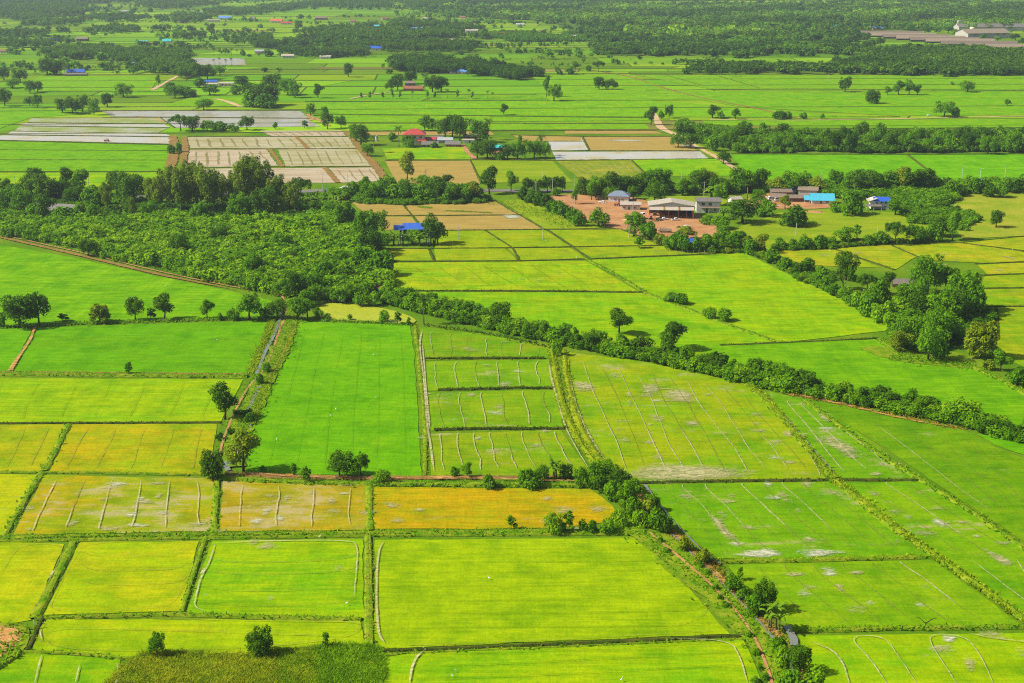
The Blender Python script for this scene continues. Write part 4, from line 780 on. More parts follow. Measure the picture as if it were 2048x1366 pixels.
T(1238,668,56,54,'open','dark lollipop-shaped tree rising alone behind the long hedgerow'); T(1345,700,62,62,'open','ragged dark tree rising out of the long hedgerow'); T(848,648,56,58,'palm','coconut palm with drooping fronds standing beside the algae-green pond'); T(1000,655,50,52,'broad','rounded dark tree standing above the hedgerow between palm and lollipop tree')
T(1340,604,34,20,'bush','left half of the shrub pair on the diagonal bank farther from us'); T(1360,607,38,22,'bush','right half of the shrub pair on the diagonal bank farther from us'); T(1420,636,36,24,'bush','left shrub of the nearer pair on the diagonal bank'); T(1448,641,38,26,'bush','right shrub of the nearer pair on the diagonal bank')
# ---- the long hedgerow
HL = 'leafy green shrub in the long hedgerow running diagonally between the fields'
hedge = [(770,596),(860,622),(1000,655),(1120,683),(1300,715),(1450,748),(1600,783),(1750,808),(1900,838),(2075,885)]
along(hedge, 4.4, 1.4, ['bush', 'bushb', 'bushd', 'mid', 'bush', 'midopen', 'bush'], (2.8, 7.0), HL, 'shrubs of the long hedgerow'); along([(x + 6, y - 7) for x, y in hedge], 5.0, 1.6, ['bush', 'mid', 'bushd', 'midopen', 'bushb'], (3.4, 7.8), HL, 'shrubs of the long hedgerow', (.7, 1.6))
hs = [(x, y - 3) for x, y in hedge] + [(x - 2, y + 9) for x, y in hedge[::-1]]
mass('hedge_undergrowth', [hs], ['bush', 'bushd', 'bush', 'bushb'], (1.6, 4.6), 'low leafy undergrowth filling the foot of the long hedgerow', 2.2, lod=1, rag=1.2, gaps=.05)
# ---- copse and hedge on the right
cl = 'big leafy tree in the dense copse between the right-hand fields'
for px, py, w_, h_, kd in ((1855,590,85,88,'mid'),(1890,585,70,72,'mid'),(1925,620,90,85,'bamboo'),(1945,632,60,75,'bamboo'),(1880,650,90,90,'bamboo'),(1840,640,80,75,'broad'),(1870,690,80,80,'mid'),(1900,685,70,70,'mid'),(1835,690,70,66,'mid'),(1815,660,60,52,'mid'),(1905,640,70,70,'broad'),(1800,690,60,60,'mid')):
    T(px, py, w_ * R.uniform(.9, 1.1), h_ * R.uniform(.7, .95), kd, cl, 'trees of the dense copse')
T(1960,716,76,74,'willow','golden-green drooping tree at the near edge of the copse'); T(1855,722,70,76,'mid','bright round tree in front of the copse, left of the golden-green one'); T(1880,720,34,40,'bush','shrub at the foot of the bright round tree before the copse'); T(1800,705,55,48,'yel','yellowish bush-like tree at the left tip of the copse'); T(2000,742,44,44,'midopen','small bushy tree on the bank right of the copse, above the bottom shrub'); T(2035,772,50,40,'bush','shrub cut by the right edge below the copse')
T(1975,738,30,20,'bushy','low yellow-green shrub on the bank below the golden-green tree'); T(1692,560,60,58,'broad','dark rounded tree at the top of the hedge left of the copse'); T(1684,580,58,44,'flat','flat-topped dark tree below the rounded one in the hedge'); T(1733,586,46,40,'flat','smaller flat-topped tree right of the flat-topped pair in the hedge'); T(1772,588,38,46,'open','dark upright tree beside the thatched roof')
cl2 = 'leafy shrub in the hedge running down to the copse'
for px, py, w_, h_, kd in ((1500,508,40,30,'bush'),(1520,505,40,42,'yel'),(1545,525,40,28,'bush'),(1570,540,40,26,'bush'),(1600,548,36,26,'bushd'),(1615,545,44,30,'bush'),(1640,560,42,30,'bush'),(1650,575,40,26,'bush'),(1668,590,38,24,'bush'),(1690,600,40,26,'bushb'),(1705,612,40,26,'bush'),(1725,620,50,42,'bushb'),(1745,632,55,48,'bush'),(1765,645,55,46,'bushb'),(1780,660,50,40,'bushb'),(1760,608,50,50,'bush'),(1800,640,50,50,'bushb'),(1810,610,50,44,'bamboo'),(1830,610,50,46,'bamboo')):
    T(px, py, w_, h_, kd, cl2, 'shrubs of the hedge above the copse')
T(1905,480,34,62,'midopen','tall slim tree at the top corner of the right-hand fields'); T(1992,455,34,38,'broad','dark pointed tree standing in the dry meadow'); T(1278,496,24,24,'sap','lone small tree in the pale green plot below the dirt yard')
cl3 = 'bushy tree in the row along the top of the right-hand fields'
for px, py, w_, h_, kd in ((1560,498,30,26,'bush'),(1585,496,30,20,'bush'),(1610,497,40,30,'bush'),(1640,495,40,26,'bush'),(1690,488,44,36,'midopen'),(1712,478,20,30,'sap'),(1760,488,40,26,'bush'),(1790,487,56,46,'flat'),(1830,486,46,40,'mid'),(1865,482,50,40,'bush'),(1880,472,44,40,'bushd'),(1740,490,30,20,'bush'),(1665,492,30,20,'bush')):
    T(px, py, w_, h_, kd, cl3, 'bushy row above the right-hand fields')
# ---- dirt yard and its houses
T(1197,452,48,40,'bush','round spreading shrub alone at the near edge of the dirt yard'); T(1268,472,62,50,'mid','wide leafy tree at the dirt yard corner below the warehouse'); T(1300,480,40,40,'bush','upright shrub right of the wide leafy tree below the dirt yard'); T(1320,490,30,24,'bushy','yellowish shrub at the field corner below the dirt yard'); T(1310,405,54,40,'broad','dark domed tree behind the white office hut'); T(1266,398,30,26,'mid','small leafy tree beside the blue-grey hipped roof'); T(1183,400,24,40,'midopen','slim tree with bare trunk at the back of the dirt yard'); T(1150,408,18,34,'midopen','thin young tree standing in the middle of the dirt yard'); T(1112,392,24,18,'bush','rounded shrub at the back left of the dirt yard'); T(1215,398,26,26,'bushb','bright shrub left of the blue-grey hipped house')
dl = 'dense green shrub in the hedge along the left side of the dirt yard'
for i, q in enumerate(((1075,410),(1092,415),(1105,424),(1118,428),(1130,436),(1145,444),(1158,452),(1062,404),(1048,400))): T(q[0], q[1], R.uniform(34, 42), R.uniform(26, 34), R.choice(['bush', 'bushd']), dl, 'hedge of the dirt yard')
hl = 'leafy tree around the small blue-roofed hut below the dirt yard'
for px, py, w_, h_, kd in ((1345,500,36,34,'bush'),(1365,503,34,36,'bush'),(1392,503,30,34,'bush'),(1415,502,36,36,'midopen'),(1430,500,30,36,'midopen'),(1375,478,40,26,'yel'),(1450,490,40,40,'midopen'),(1470,500,50,40,'midopen'),(1355,485,34,26,'bush')): T(px, py, w_, h_, kd, hl, 'trees around the blue-roofed hut')
T(1485,446,80,52,'broad','broad dark domed tree in front of the two-storey white house'); T(1530,432,46,36,'bush','dark shrub right of the broad domed tree'); T(1588,450,72,42,'bushd','low wide dark shrub on the meadow below the turquoise roof'); T(1440,457,50,27,'bush','shrub between the warehouse and the broad domed tree'); T(1415,448,40,20,'bush','low shrub right of the warehouse posts'); T(1570,418,26,28,'yel','yellowish small tree before the brown sheds'); T(1440,410,34,48,'mid','tall leafy tree behind the two-storey white house'); T(1494,404,24,44,'sugar','round-headed sugar palm between the white house and the brown sheds'); T(1708,396,32,44,'palm','coconut palm behind the turquoise-roofed house'); T(1515,412,40,34,'mid','bright leafy tree left of the parked trucks'); T(1705,430,60,50,'bush','dark mound of a shrub left of the blue-roofed white house'); T(1670,424,34,24,'bush','shrub between the turquoise roof and the dark mound'); T(1790,430,44,32,'midopen','bushy tree right of the blue-roofed white house')
T(1443,438,26,24,'banana','banana clump below the two-storey white house'); T(1430,395,34,26,'banana','banana clump at the roadside behind the white house'); T(1393,390,22,20,'banana','banana plant at the roadside left of the white house'); T(1330,390,26,16,'banana','banana clump in the grass behind the domed tree')
# ---- the blue-roofed farmhouse in the middle
T(868,488,58,62,'broad','dark round tree right of the long blue roof'); T(826,488,44,30,'mid','leafy tree right in front of the long blue roof')
for i, px in enumerate((748,768,785,802,826,842,858,872)): T(px + R.uniform(-2, 2), 491 + R.uniform(-2, 1), 28, 28, 'banana', 'banana plant in the row below the long blue roof', 'banana row below the blue roof')
# ---- wood on the left: tall pale-trunked trees, banana grove, thicket
el = 'tall pale-trunked eucalyptus in the stand behind the thicket'
for px, py, h_ in ((215,430,70),(305,425,72),(320,430,80),(335,425,92),(350,428,98),(362,432,86),(375,425,94),(388,428,84),(402,424,92),(415,430,100),(428,428,90),(345,415,84),(395,412,88),(440,420,80),(455,425,74),(470,418,78),(485,425,108),(500,420,112),(518,425,100),(530,415,96),(545,430,74),(560,428,82),(575,430,66),(590,432,70),(265,440,48),(300,415,60),(510,410,100),(380,410,92)):
    T(px, py, h_ * .42, h_, 'euc', el, 'eucalyptus stand')
wl = 'dark leafy tree in the wood around the grey-roofed house'
for px, py, w_, h_, kd in ((65,395,55,62,'open'),(90,405,60,60,'broad'),(20,420,60,50,'mid'),(45,425,55,46,'mid'),(135,392,45,60,'open'),(160,395,50,58,'midopen'),(190,420,58,50,'mid'),(120,400,50,40,'broad'),(150,410,50,40,'broad'),(250,400,60,58,'broad'),(235,390,50,50,'broad'),(270,410,60,66,'broad'),(90,445,44,60,'open'),(190,450,40,44,'mid'),(165,440,50,36,'mid'),(10,395,40,40,'broad'),(130,448,60,36,'bush'),(35,405,40,40,'broad'),(70,440,50,34,'bush')):
    T(px, py, w_, h_, kd, wl, 'trees around the grey-roofed house')
T(530,440,62,70,'broad','big dark dense tree at the right end of the eucalyptus stand'); T(602,398,54,44,'flat','dark flat-crowned rain tree right of the eucalyptus stand'); T(480,440,60,56,'bamboo','drooping dark tree in front of the eucalyptus stand'); T(400,445,46,42,'bamboo','bright feathery bamboo in front of the eucalyptus trunks'); T(530,455,46,34,'bushb','bright round bush in the middle of the wood'); T(640,430,36,30,'broad','dark round tree beside the banana grove'); T(560,440,50,50,'euc','short eucalyptus beside the big dark dense tree')
for px, py in ((600,402),(618,404),(636,400),(650,404),(668,400),(682,406),(695,402),(625,410),(645,412),(660,410),(605,412),(590,406)): T(px, py, 26, 19, 'banana', 'banana plant in the grove beside the road', 'roadside banana grove')
tl = 'leafy shrub or low tree in the dense thicket of the wood'
thick = [(-20,440),(60,450),(200,455),(330,440),(480,455),(600,440),(690,425),(730,440),(765,470),(790,520),(785,560),(700,592),(600,580),(500,560),(300,522),(160,485),(-20,450)]
grove([(0,462),(150,494),(300,532),(470,568),(600,594),(700,598),(785,560),(790,515),(745,495),(700,560),(560,545),(400,500),(200,455)], 60, ['bush', 'bushb', 'bush', 'bushb', 'bushd'], (4, 8), tl, 'edge of the thicket', 4.5, small=True)
for px, py, w_, h_, kd in ((360,520,50,58,'broad'),(510,555,56,50,'mid'),(590,600,60,60,'broad'),(630,590,60,50,'mid'),(760,500,46,40,'mid'),(730,480,56,60,'mid'),(690,460,60,56,'mid'),(660,440,50,40,'mid'),(755,470,50,52,'mid'),(720,540,56,46,'bush'),(760,550,60,50,'bush'),(740,510,60,56,'broad'),(650,560,60,44,'bush'),(290,525,36,30,'broad'),(440,490,40,40,'broad'),(700,570,50,40,'bushd'),(300,440,50,40,'mid'),(560,500,50,34,'mid')):
    T(px, py, w_, h_, kd, 'larger tree standing out of the dense thicket', 'larger trees of the thicket')
for px, py, w_, h_, kd in ((680,606,40,28,'bush'),(720,612,40,30,'bush'),(748,610,34,28,'bushb'),(660,602,34,30,'mid'),(702,600,40,34,'mid'),(735,598,40,34,'bush'),(630,606,36,36,'mid')): T(px, py, w_, h_, kd, 'bushy growth on the far bank of the algae-green pond', 'bushes behind the pond')
T(177,512,40,34,'broad','dark spreading tree on the path along the edge of the thicket'); T(292,530,28,26,'broad','round dark tree beside the path at the thicket edge')
mass('thicket', [[(-30,440),(100,448),(230,452),(340,436),(480,452),(600,440),(690,428),(735,470),(740,530),(780,565),(705,600),(600,598),(470,571),(300,535),(150,497),(0,466),(-40,456)]], ['bushb', 'bushb', 'bush', 'bushb', 'bush', 'mid', 'open', 'midopen'], (2.0, 8.2), 'dense light green thicket filling the wood on the left', 2.7, lod=1, gaps=.08)
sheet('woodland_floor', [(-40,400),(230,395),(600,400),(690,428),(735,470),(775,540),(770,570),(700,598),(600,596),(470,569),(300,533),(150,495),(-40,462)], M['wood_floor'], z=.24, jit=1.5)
mass('undergrowth', [[(-30,395),(230,395),(300,410),(600,410),(610,440),(330,452),(-30,448)]], ['bushd', 'bush', 'bushd'], (2.5, 5), 'dark undergrowth below the tall trees of the wood', 3.2, lod=0, gaps=.05)
# ---- trees along the road
rl = 'leafy tree in the row along the road'
for px, py, w_, h_, kd in ((705,395,34,34,'mid'),(730,392,36,40,'mid'),(745,402,46,40,'mid'),(775,398,50,48,'mid'),(790,402,46,36,'bush'),(815,402,50,46,'mid'),(840,404,50,36,'bush'),(862,398,46,46,'mid'),(880,402,46,50,'open'),(905,404,50,40,'mid'),(930,402,46,36,'bush'),(950,402,40,40,'yel'),(850,385,40,36,'midopen'),(890,382,36,34,'open'),(690,398,30,26,'bush')): T(px, py, w_, h_, kd, rl, 'roadside trees left of the yard')
T(979,388,42,58,'open','tall dark two-tiered tree by the road beside the grass slope'); T(1022,382,28,42,'midopen','slim leafy tree by the road right of the tall two-tiered one'); T(815,364,36,62,'yel','tall yellowish narrow tree on the edge of the tan field')
for px, py, w_, h_ in ((1055,384,30,30),(1075,385,28,28),(1095,384,30,34),(1112,384,26,34),(1125,384,20,32)): T(px, py, w_, h_, 'broad', 'dark roadside tree between the slim leafy tree and the yard', 'dark roadside trees behind the yard')
r2 = 'leafy tree in the belt behind the yard and the houses'
for i in range(26):
    px = 1170 + i * 27.5 + R.uniform(-8, 8); T(px, 388 - (px - 1170) * .018 + R.uniform(-4, 8), R.uniform(38, 56), R.uniform(34, 52), R.choice(['mid', 'broad', 'mid', 'midopen', 'yel'] if i % 4 else ['mid', 'broad']), r2, 'tree belt behind the yard')
for i in range(12):
    px = 1885 + i * 16 + R.uniform(-5, 5); T(px, 392 - i * .8 + R.uniform(-10, 8), R.uniform(34, 46), R.uniform(24, 34), R.choice(['bush', 'bushd', 'bush']), r2, 'tree belt behind the yard')
mass('roadside_scrub', [[(1640,372),(1800,374),(2080,364),(2080,384),(1900,392),(1880,425),(1800,418),(1760,400),(1650,395)]], ['bush', 'bush', 'mid', 'bushb'], (3, 6), 'dense green scrub along the road at the right', 3.6, lod=1)
mass('roadside_scrub', [[(640,384),(980,394),(960,410),(720,408)], [(1150,380),(1640,372),(1640,384),(1150,390)], [(1790,412),(1890,410),(1960,440),(1930,462),(1830,450)]], ['bush', 'bush', 'bushd'], (2, 4.5), 'low scrub along the road and its houses', 3, lod=1)
mass('scrub', [[(1540,505),(1700,494),(1860,485),(1860,478),(1700,484),(1540,494)], [(1490,505),(1560,538),(1650,580),(1760,640),(1775,630),(1660,566),(1560,520),(1500,495)], [(1330,497),(1440,505),(1500,505),(1490,470),(1420,480)]], ['bush', 'bushd', 'bushy', 'bush'], (1.2, 3.2), 'low weedy scrub below the hedge and the hut', 2.2, lod=1)
mass('copse_undergrowth', [[(1790,640),(1860,600),(1950,600),(1970,640),(1930,690),(1860,710),(1790,690)]], ['bush', 'bushd'], (2, 4), 'dark undergrowth inside the copse', 2.6, lod=1, gaps=0)
# ---- middle distance: hamlets, belt, lone trees
b1 = 'dark leafy tree in the wide belt beyond the bright fields at the right'
for i in range(38):
    u = i / 37; px = 1350 + 730 * u + R.uniform(-9, 9); back = i % 2; py = (282 + 14 * u + R.uniform(-12, 4)) if back else (299 + 6 * u + R.uniform(-6, 4)); T(px, py, R.uniform(30, 46), R.uniform(24, 40) + 6 * u, R.choice(['broad', 'mid', 'broad', 'bush']), b1, 'trees of the wide belt')
mass('belt_scrub', [[(1350,250),(1420,262),(1600,272),(2085,268),(2085,305),(1480,305),(1400,285)]], ['bush', 'broad', 'bushd', 'mid', 'mid'], (3, 8.5), 'mixed scrub filling the wide tree belt', 4.2, lod=1)
T(1447,328,32,28,'broad','dark tree at the bend of the pale dirt road'); T(1302,250,30,38,'open','leafy tree left of the top of the pale dirt road'); T(1338,236,22,28,'broad','dark tree right of the top of the pale dirt road, the taller'); T(1322,238,16,20,'bush','small tree right of the top of the pale dirt road'); T(1425,236,28,28,'open','leafy tree along the thin track beyond the wide belt, left of two'); T(1471,238,24,22,'mid','leafy tree along the thin track beyond the wide belt, right of two'); T(1442,237,18,16,'bush','small tree between the two along the thin track')
for px, w_, h_ in ((1555,34,18),(1575,26,16),(1608,18,14),(1645,12,12)): T(px, 238, w_, h_, 'bush', 'shrub beside the thin track across the far bright fields', 'shrubs along the thin track')
T(1888,234,50,32,'mid','broad tree beside the car on the thin track'); T(1912,234,20,20,'bush','small tree right of the broad one beside the thin track')
for px, py, w_, h_, kd in ((690-0,152,24,28,'broad'),): T(697, 154, 24, 30, 'broad', 'lone dark tree among the flat fields left of the far groves')
T(1690,184,32,32,'broad','dark dense lone tree in the far bright field, the farther of two'); T(1745,207,32,30,'round','dark round lone tree in the far bright field, the nearer of two'); T(1008,230,20,24,'open','tiny dark tree alone on a thin field line in the centre'); T(1093,194,18,44,'midopen','tall slim tree of the pair in the centre far field'); T(1108,202,38,34,'mid','rounder tree of the pair in the centre far field')
for px, w_, h_ in ((1198,26,26),(1212,20,20),(1226,24,22)): T(px, 179, w_, h_, 'broad', 'dark tree in the tight trio on a small dirt mound', 'trio of trees on the far mound')
for px, w_, h_ in ((1775,18,18),(1797,28,30),(1818,26,32),(1835,20,22)): T(px, 190, w_, h_, 'midopen', 'loose tree in the group around the small far pond', 'trees round the small far pond')
T(1935,184,38,24,'mid','wide tree on the diagonal bank at the far right'); T(2015,212,18,14,'mid','tiny tree near the right edge in the far fields'); T(1904,170,10,8,'bush','tiny shrub on the diagonal bank at the far right')
T(636,196,24,30,'open','lone leafy tree right of the far blue-roofed farm'); T(408,220,38,24,'mid','flattish tree between the flooded fields and the small farm'); T(247,194,48,28,'mid','wide tree cluster alone in the bright field at left'); T(215,214,32,30,'broad','dark tree at the corner of the flooded field, beside the grove'); T(317,172,12,24,'midopen','slim tree beside the pale dirt lane at left'); T(621,232,24,26,'mid','tree left of the red lane by the flooded field'); T(650,236,20,24,'mid','tree right of the red lane by the flooded field')
for px, py, w_, h_, kd in ((125,226,36,30,'broad'),(145,228,40,36,'broad'),(165,224,36,36,'broad'),(188,230,28,34,'mid')): T(px, py, w_, h_, kd, 'dark tree in the grove at the corner of the flooded fields', 'grove at the flooded corner')
for px, py, w_, h_, kd in ((362,262,50,34,'flat'),(385,262,40,32,'broad'),(415,262,36,22,'mid'),(440,262,40,20,'bush'),(494,260,36,30,'broad'),(465,262,30,16,'bush')): T(px, py, w_, h_, kd, 'tree on the bank between the flooded and the tilled fields', 'trees between flooded and tilled fields')
T(551,258,14,14,'sap','small tree standing in the flooded field, left one'); T(609,256,16,16,'sap','small tree standing at the right end of the flooded field'); T(655,258,28,36,'broad','dark tree at the right end of the flooded field beside the tilled one'); T(682,256,26,26,'mid','leafy tree right of the dark one beside the tilled field')
T(342,308,20,20,'bush','small dark shrub at the corner of the bright left field'); T(358,305,18,20,'bush','shrub on the dry bank left of the tilled field')
fl = 'leafy tree around the red-roofed house'
for px, py, w_, h_, kd in ((722,290,44,42,'broad'),(712,282,34,36,'mid'),(735,312,30,26,'mid'),(748,306,34,36,'palm'),(798,294,34,42,'palm'),(815,292,28,24,'mid'),(850,262,30,34,'midopen'),(866,262,28,26,'mid'),(878,268,20,26,'palm'),(890,275,36,42,'broad'),(905,275,40,48,'broad'),(920,282,44,50,'broad'),(940,276,26,40,'palm'),(948,282,22,40,'sugar'),(960,285,44,48,'mid'),(975,280,38,44,'palm'),(785,282,24,18,'bush'),(868,296,18,14,'bush'),(820,295,24,22,'bush')): T(px, py, w_, h_, kd, fl, 'trees around the red-roofed house')
f2 = 'leafy tree or palm in the clump around the teal-roofed house'
for px, py, w_, h_, kd in ((955,316,40,36,'broad'),(975,318,44,40,'broad'),(1015,318,40,30,'broad'),(1035,318,38,36,'mid'),(1050,318,36,40,'palm'),(1068,316,40,36,'mid'),(1080,312,36,44,'palm'),(1092,316,30,34,'mid'),(1040,288,14,18,'sap'),(1000,320,30,16,'bush')): T(px, py, w_, h_, kd, f2, 'clump around the teal roof')
f3 = 'leafy tree in the grove behind the small blue and white farm'
for px, py, w_, h_, kd in ((398,160,40,36,'broad'),(415,158,34,30,'broad'),(440,152,30,22,'mid'),(400,175,30,20,'bush'),(485,178,34,28,'broad'),(500,200,50,36,'broad'),(520,212,56,46,'broad'),(540,210,50,40,'broad'),(500,214,46,36,'bush'),(545,180,50,34,'broad'),(575,190,50,34,'mid'),(590,195,36,34,'mid'),(470,188,30,20,'bush'),(560,165,30,30,'palm'),(420,190,40,20,'mid'),(350,196,40,26,'mid'),(370,194,40,22,'bush'),(340,190,26,26,'broad'),(385,192,20,14,'bush'),(530,216,50,30,'bush')): T(px, py, w_, h_, kd, f3, 'grove of the blue and white farm')
f4 = 'leafy tree around the rusty-walled house among the far fields'
for px, py, w_, h_, kd in ((782,182,26,24,'broad'),(795,180,30,34,'broad'),(822,168,34,28,'broad'),(850,180,34,34,'palm'),(865,184,40,34,'broad'),(882,184,36,34,'broad'),(855,168,30,24,'palm')): T(px, py, w_, h_, kd, f4, 'trees around the rusty-walled house')
for px in (722,740,765,785,800,825,855,870,895,915,938,945,975,985): T(px, 198 - R.uniform(0, 2), 8, R.uniform(10, 22), R.choice(['sap', 'palm', 'sap']), 'thin scraggly palm or sapling in the row on the far field line', 'thin trees on the far field line')
f5 = 'dark tree in the grove at the left edge among the far fields'
for px, py, w_, h_, kd in ((10,212,34,36,'broad'),(25,176,34,20,'mid'),(60,186,30,26,'mid'),(75,184,26,22,'broad'),(40,165,36,26,'mid'),(95,150,46,36,'broad'),(110,150,40,30,'broad'),(130,148,30,24,'palm'),(60,212,26,20,'mid'),(75,214,24,26,'mid'),(8,160,30,26,'broad')): T(px, py, w_, h_, kd, f5, 'groves at the left edge')
T(423,70,22,24,'open','lone dark tree far off among the rows of bright paddies'); T(597,62,20,22,'broad','lone dark tree far off beside the orange roofs'); T(1196,143,28,22,'flat','flat-topped far tree beside a small dark one on a field line'); T(1177,142,16,12,'bush','small dark shrub beside the flat-topped far tree'); T(1150,140,22,18,'midopen','bare-stemmed pair of far trees left of the flat-topped one'); T(311,62,14,14,'broad','small dark tree far off at left between two field lines')
for px, py in ((428,112),(440,112),(452,112),(463,112),(474,112),(485,112),(428,132),(438,130),(452,131),(463,131)): T(px, py, 14, R.uniform(13, 18), 'palm', 'coconut palm in the row beside the far pond', 'palms beside the far pond')
# ---- the far groves and woods
def blob(cx, cy, w_, h_):
    w_ *= 1.1; return [(cx - w_/2, cy), (cx - w_*.3, cy - h_), (cx + w_*.3, cy - h_), (cx + w_/2, cy), (cx + w_*.2, cy + h_), (cx - w_*.2, cy + h_)]
def P(*a): return list(a)
mass('grove', [blob(890,140,190,7), blob(840,128,110,5), blob(960,148,60,6), blob(1030,154,70,6)], ['broad', 'open', 'broad'], (9, 15), 'long dark grove in the middle of the far fields', 6.5, rag=16, gaps=.22)
mass('grove', [blob(310,120,140,12), blob(340,140,90,8), blob(190,108,90,8), blob(140,112,60,8), blob(380,150,60,5)], ['broad', 'open', 'broad', 'flat'], (9, 15), 'dark groves around the farms at the far left', 7, rag=22, gaps=.25)
mass('grove', [P((500,92),(600,88),(700,92),(740,112),(640,118),(560,108)), P((690,96),(800,86),(940,90),(960,104),(760,104)), blob(640,85,80,6)], ['broad', 'open', 'broad', 'palm'], (9, 15), 'grove around the far village with white walls', 9, rag=26, gaps=.46)
mass('grove', [P((590,72),(700,56),(840,60),(960,78),(940,92),(760,84),(640,84)), P((800,46),(900,48),(960,62),(900,76),(800,62))], ['broad', 'open', 'broad'], (10, 16), 'dense grove behind the far village', 11, lod=2, rag=40, gaps=.46)
mass('grove', [blob(60,38,60,4), blob(110,48,70,4), blob(230,40,90,5), blob(370,40,80,6), blob(240,64,70,4), blob(30,72,60,4), blob(90,72,60,4), blob(480,26,110,5), blob(560,18,70,4), blob(400,80,60,3), blob(520,86,50,4), blob(80,92,70,5), blob(15,92,40,4)], ['broad', 'open', 'broad', 'palm'], (9, 16), 'scattered tree clumps around the farthest farms', 10, lod=2, rag=50, gaps=.34)
mass('distant_woodland', [P((-40,22),(60,10),(160,14),(160,30),(60,34),(-40,36)), P((280,12),(340,2),(420,10),(330,20)), P((600,12),(760,2),(900,-2),(900,18),(700,16)), P((-40,2),(200,-2),(420,-12),(420,-4),(200,8),(-40,10))], ['broad', 'open', 'open'], (10, 17), 'hazy woodland along the farthest fields', 12, lod=2, rag=80, gaps=.3)
mass('distant_woodland', [P((820,18),(1000,22),(1200,10),(1500,16),(1800,4),(2090,12),(2090,60),(1900,56),(1700,62),(1500,74),(1350,88),(1250,66),(1100,40),(950,36))], ['broad', 'broad', 'open', 'broad', 'euc', 'mid', 'mid', 'bushb'], (7, 21), 'broad hazy woodland across the far right', 16.5, lod=2, wf=(.95, 1.5), rag=110, gaps=.36)
mass('distant_woodland', [P((1180,84),(1350,90),(1500,78),(1700,66),(1730,72),(1680,84),(1500,88),(1420,108),(1250,112),(1180,98)), P((1350,108),(1480,96),(1720,90),(1720,106),(1480,112)), P((1180,62),(1260,64),(1380,90),(1180,80))], ['broad', 'open', 'bushd', 'mid'], (7, 14), 'mixed woodland and scrub before the far sheds', 9, lod=2, rag=50, gaps=.42)
mass('distant_woodland', [P((1370,128),(1500,134),(1650,138),(1720,122),(1740,102),(1900,100),(2090,108),(2090,152),(1850,150),(1650,148),(1500,144)), P((1400,140),(1560,146),(1400,150))], ['broad', 'open', 'broad', 'bushd', 'palm'], (6, 13), 'dark tree belt below the long far sheds', 7.5, lod=2, rag=22, gaps=.2)
mass('distant_woodland', [P((900,-8),(1300,-14),(1800,-16),(2090,-14),(2090,0),(1700,-2),(1200,6),(900,10)), P((420,-8),(900,-14),(900,-4),(420,2))], ['broad', 'open'], (10, 16), 'pale woodland at the very top edge', 22, lod=2, wf=(1.3, 2))
mass('far_scrub', [P((1000,76),(1180,72),(1200,84),(1020,84)), blob(1240,106,60,4), blob(1210,108,40,3), P((950,70),(1060,66),(1080,74),(960,78))], ['bush', 'mid'], (4, 9), 'low scrub along the far village lane', 7)
for px, py, w_, h_ in ((1896,66,26,16),(1912,72,20,14),(1935,70,22,16),(1965,80,16,12),(1995,82,16,10),(2030,80,24,14),(1850,66,30,14),(1872,64,34,12),(1820,62,26,16),(2044,90,18,16),(1760,92,24,18),(1700,70,16,14),(1690,90,20,20),(1925,96,14,10)): T(px, py, w_, h_, R.choice(['mid', 'broad', 'midopen']), 'leafy tree beside the long far sheds or the white factory hall', 'trees around the far sheds')
# hedges and tree rows along the far banks
FL = random.Random(77); rows = []
for _ in range(230):
    y = 3 + 145 * FL.random() ** 1.25; x = FL.uniform(-30, 2050); 
    if x > 1150 and y < 100 and FL.random() < .7: x = FL.uniform(0, 1150)
    Ln = FL.uniform(30, 240); rows.append([(x, y), (x + Ln, y + FL.uniform(-2.5, 2.5))])
Qs, TV, MI = [], [], []; mats = ['leaf_dark', 'leaf_mid', 'leaf_frond']
for rw in rows:
    p = polyline([G(*q) for q in rw], 5.5); dens = FL.uniform(.2, .85); hm_ = FL.uniform(2.5, 10)
    for c in p:
        if FL.random() > dens: continue
        kd = FL.choice(['broad', 'mid', 'bush', 'bushd', 'open', 'palm']); q = LOW[kd][FL.randrange(len(LOW[kd]))][2]; hh = hm_ * FL.uniform(.5, 1.6); a = FL.uniform(0, 6.28); f = FL.uniform(.8, 1.4); ca, sa = math.cos(a), math.sin(a); X = q[:, :, 0] * hh * f; Yy = q[:, :, 1] * hh * f
        Qs.append(np.stack([X * ca - Yy * sa + c.x + FL.uniform(-4, 4), X * sa + Yy * ca + c.y + FL.uniform(-9, 9), q[:, :, 2] * hh], axis=2)); t0 = FL.random(); TV.append(np.clip(.75 * t0 + .35 * NP.random(len(q)), 0, 1)); MI.append(np.full(len(q), 2 if kd == 'palm' else 1 if kd in ('mid', 'bush') else 0, np.int32))
tag(link('far_tree_rows', qmesh('far_tree_rows', np.concatenate(Qs), [L[m] for m in mats], np.concatenate(TV), np.concatenate(MI))), 'broken rows of shrubs and trees along the farthest field banks', None, None, 'stuff')
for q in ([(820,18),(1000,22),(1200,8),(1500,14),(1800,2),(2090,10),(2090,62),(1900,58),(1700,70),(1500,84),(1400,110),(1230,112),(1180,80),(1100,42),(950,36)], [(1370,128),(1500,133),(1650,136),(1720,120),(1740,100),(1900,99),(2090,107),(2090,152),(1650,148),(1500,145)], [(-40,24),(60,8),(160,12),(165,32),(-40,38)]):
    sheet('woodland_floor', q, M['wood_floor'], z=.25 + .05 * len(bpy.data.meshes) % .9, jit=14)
FRR = random.Random(21)                                     # lone bushes on the far field lines
for _ in range(26):
    px, py = FRR.uniform(0, 1300), FRR.uniform(40, 145); T(px, py, FRR.uniform(8, 16), FRR.uniform(6, 12), FRR.choice(['bush', 'bushd']), 'lone bush or small tree on a far field line', 'lone bushes on far field lines')
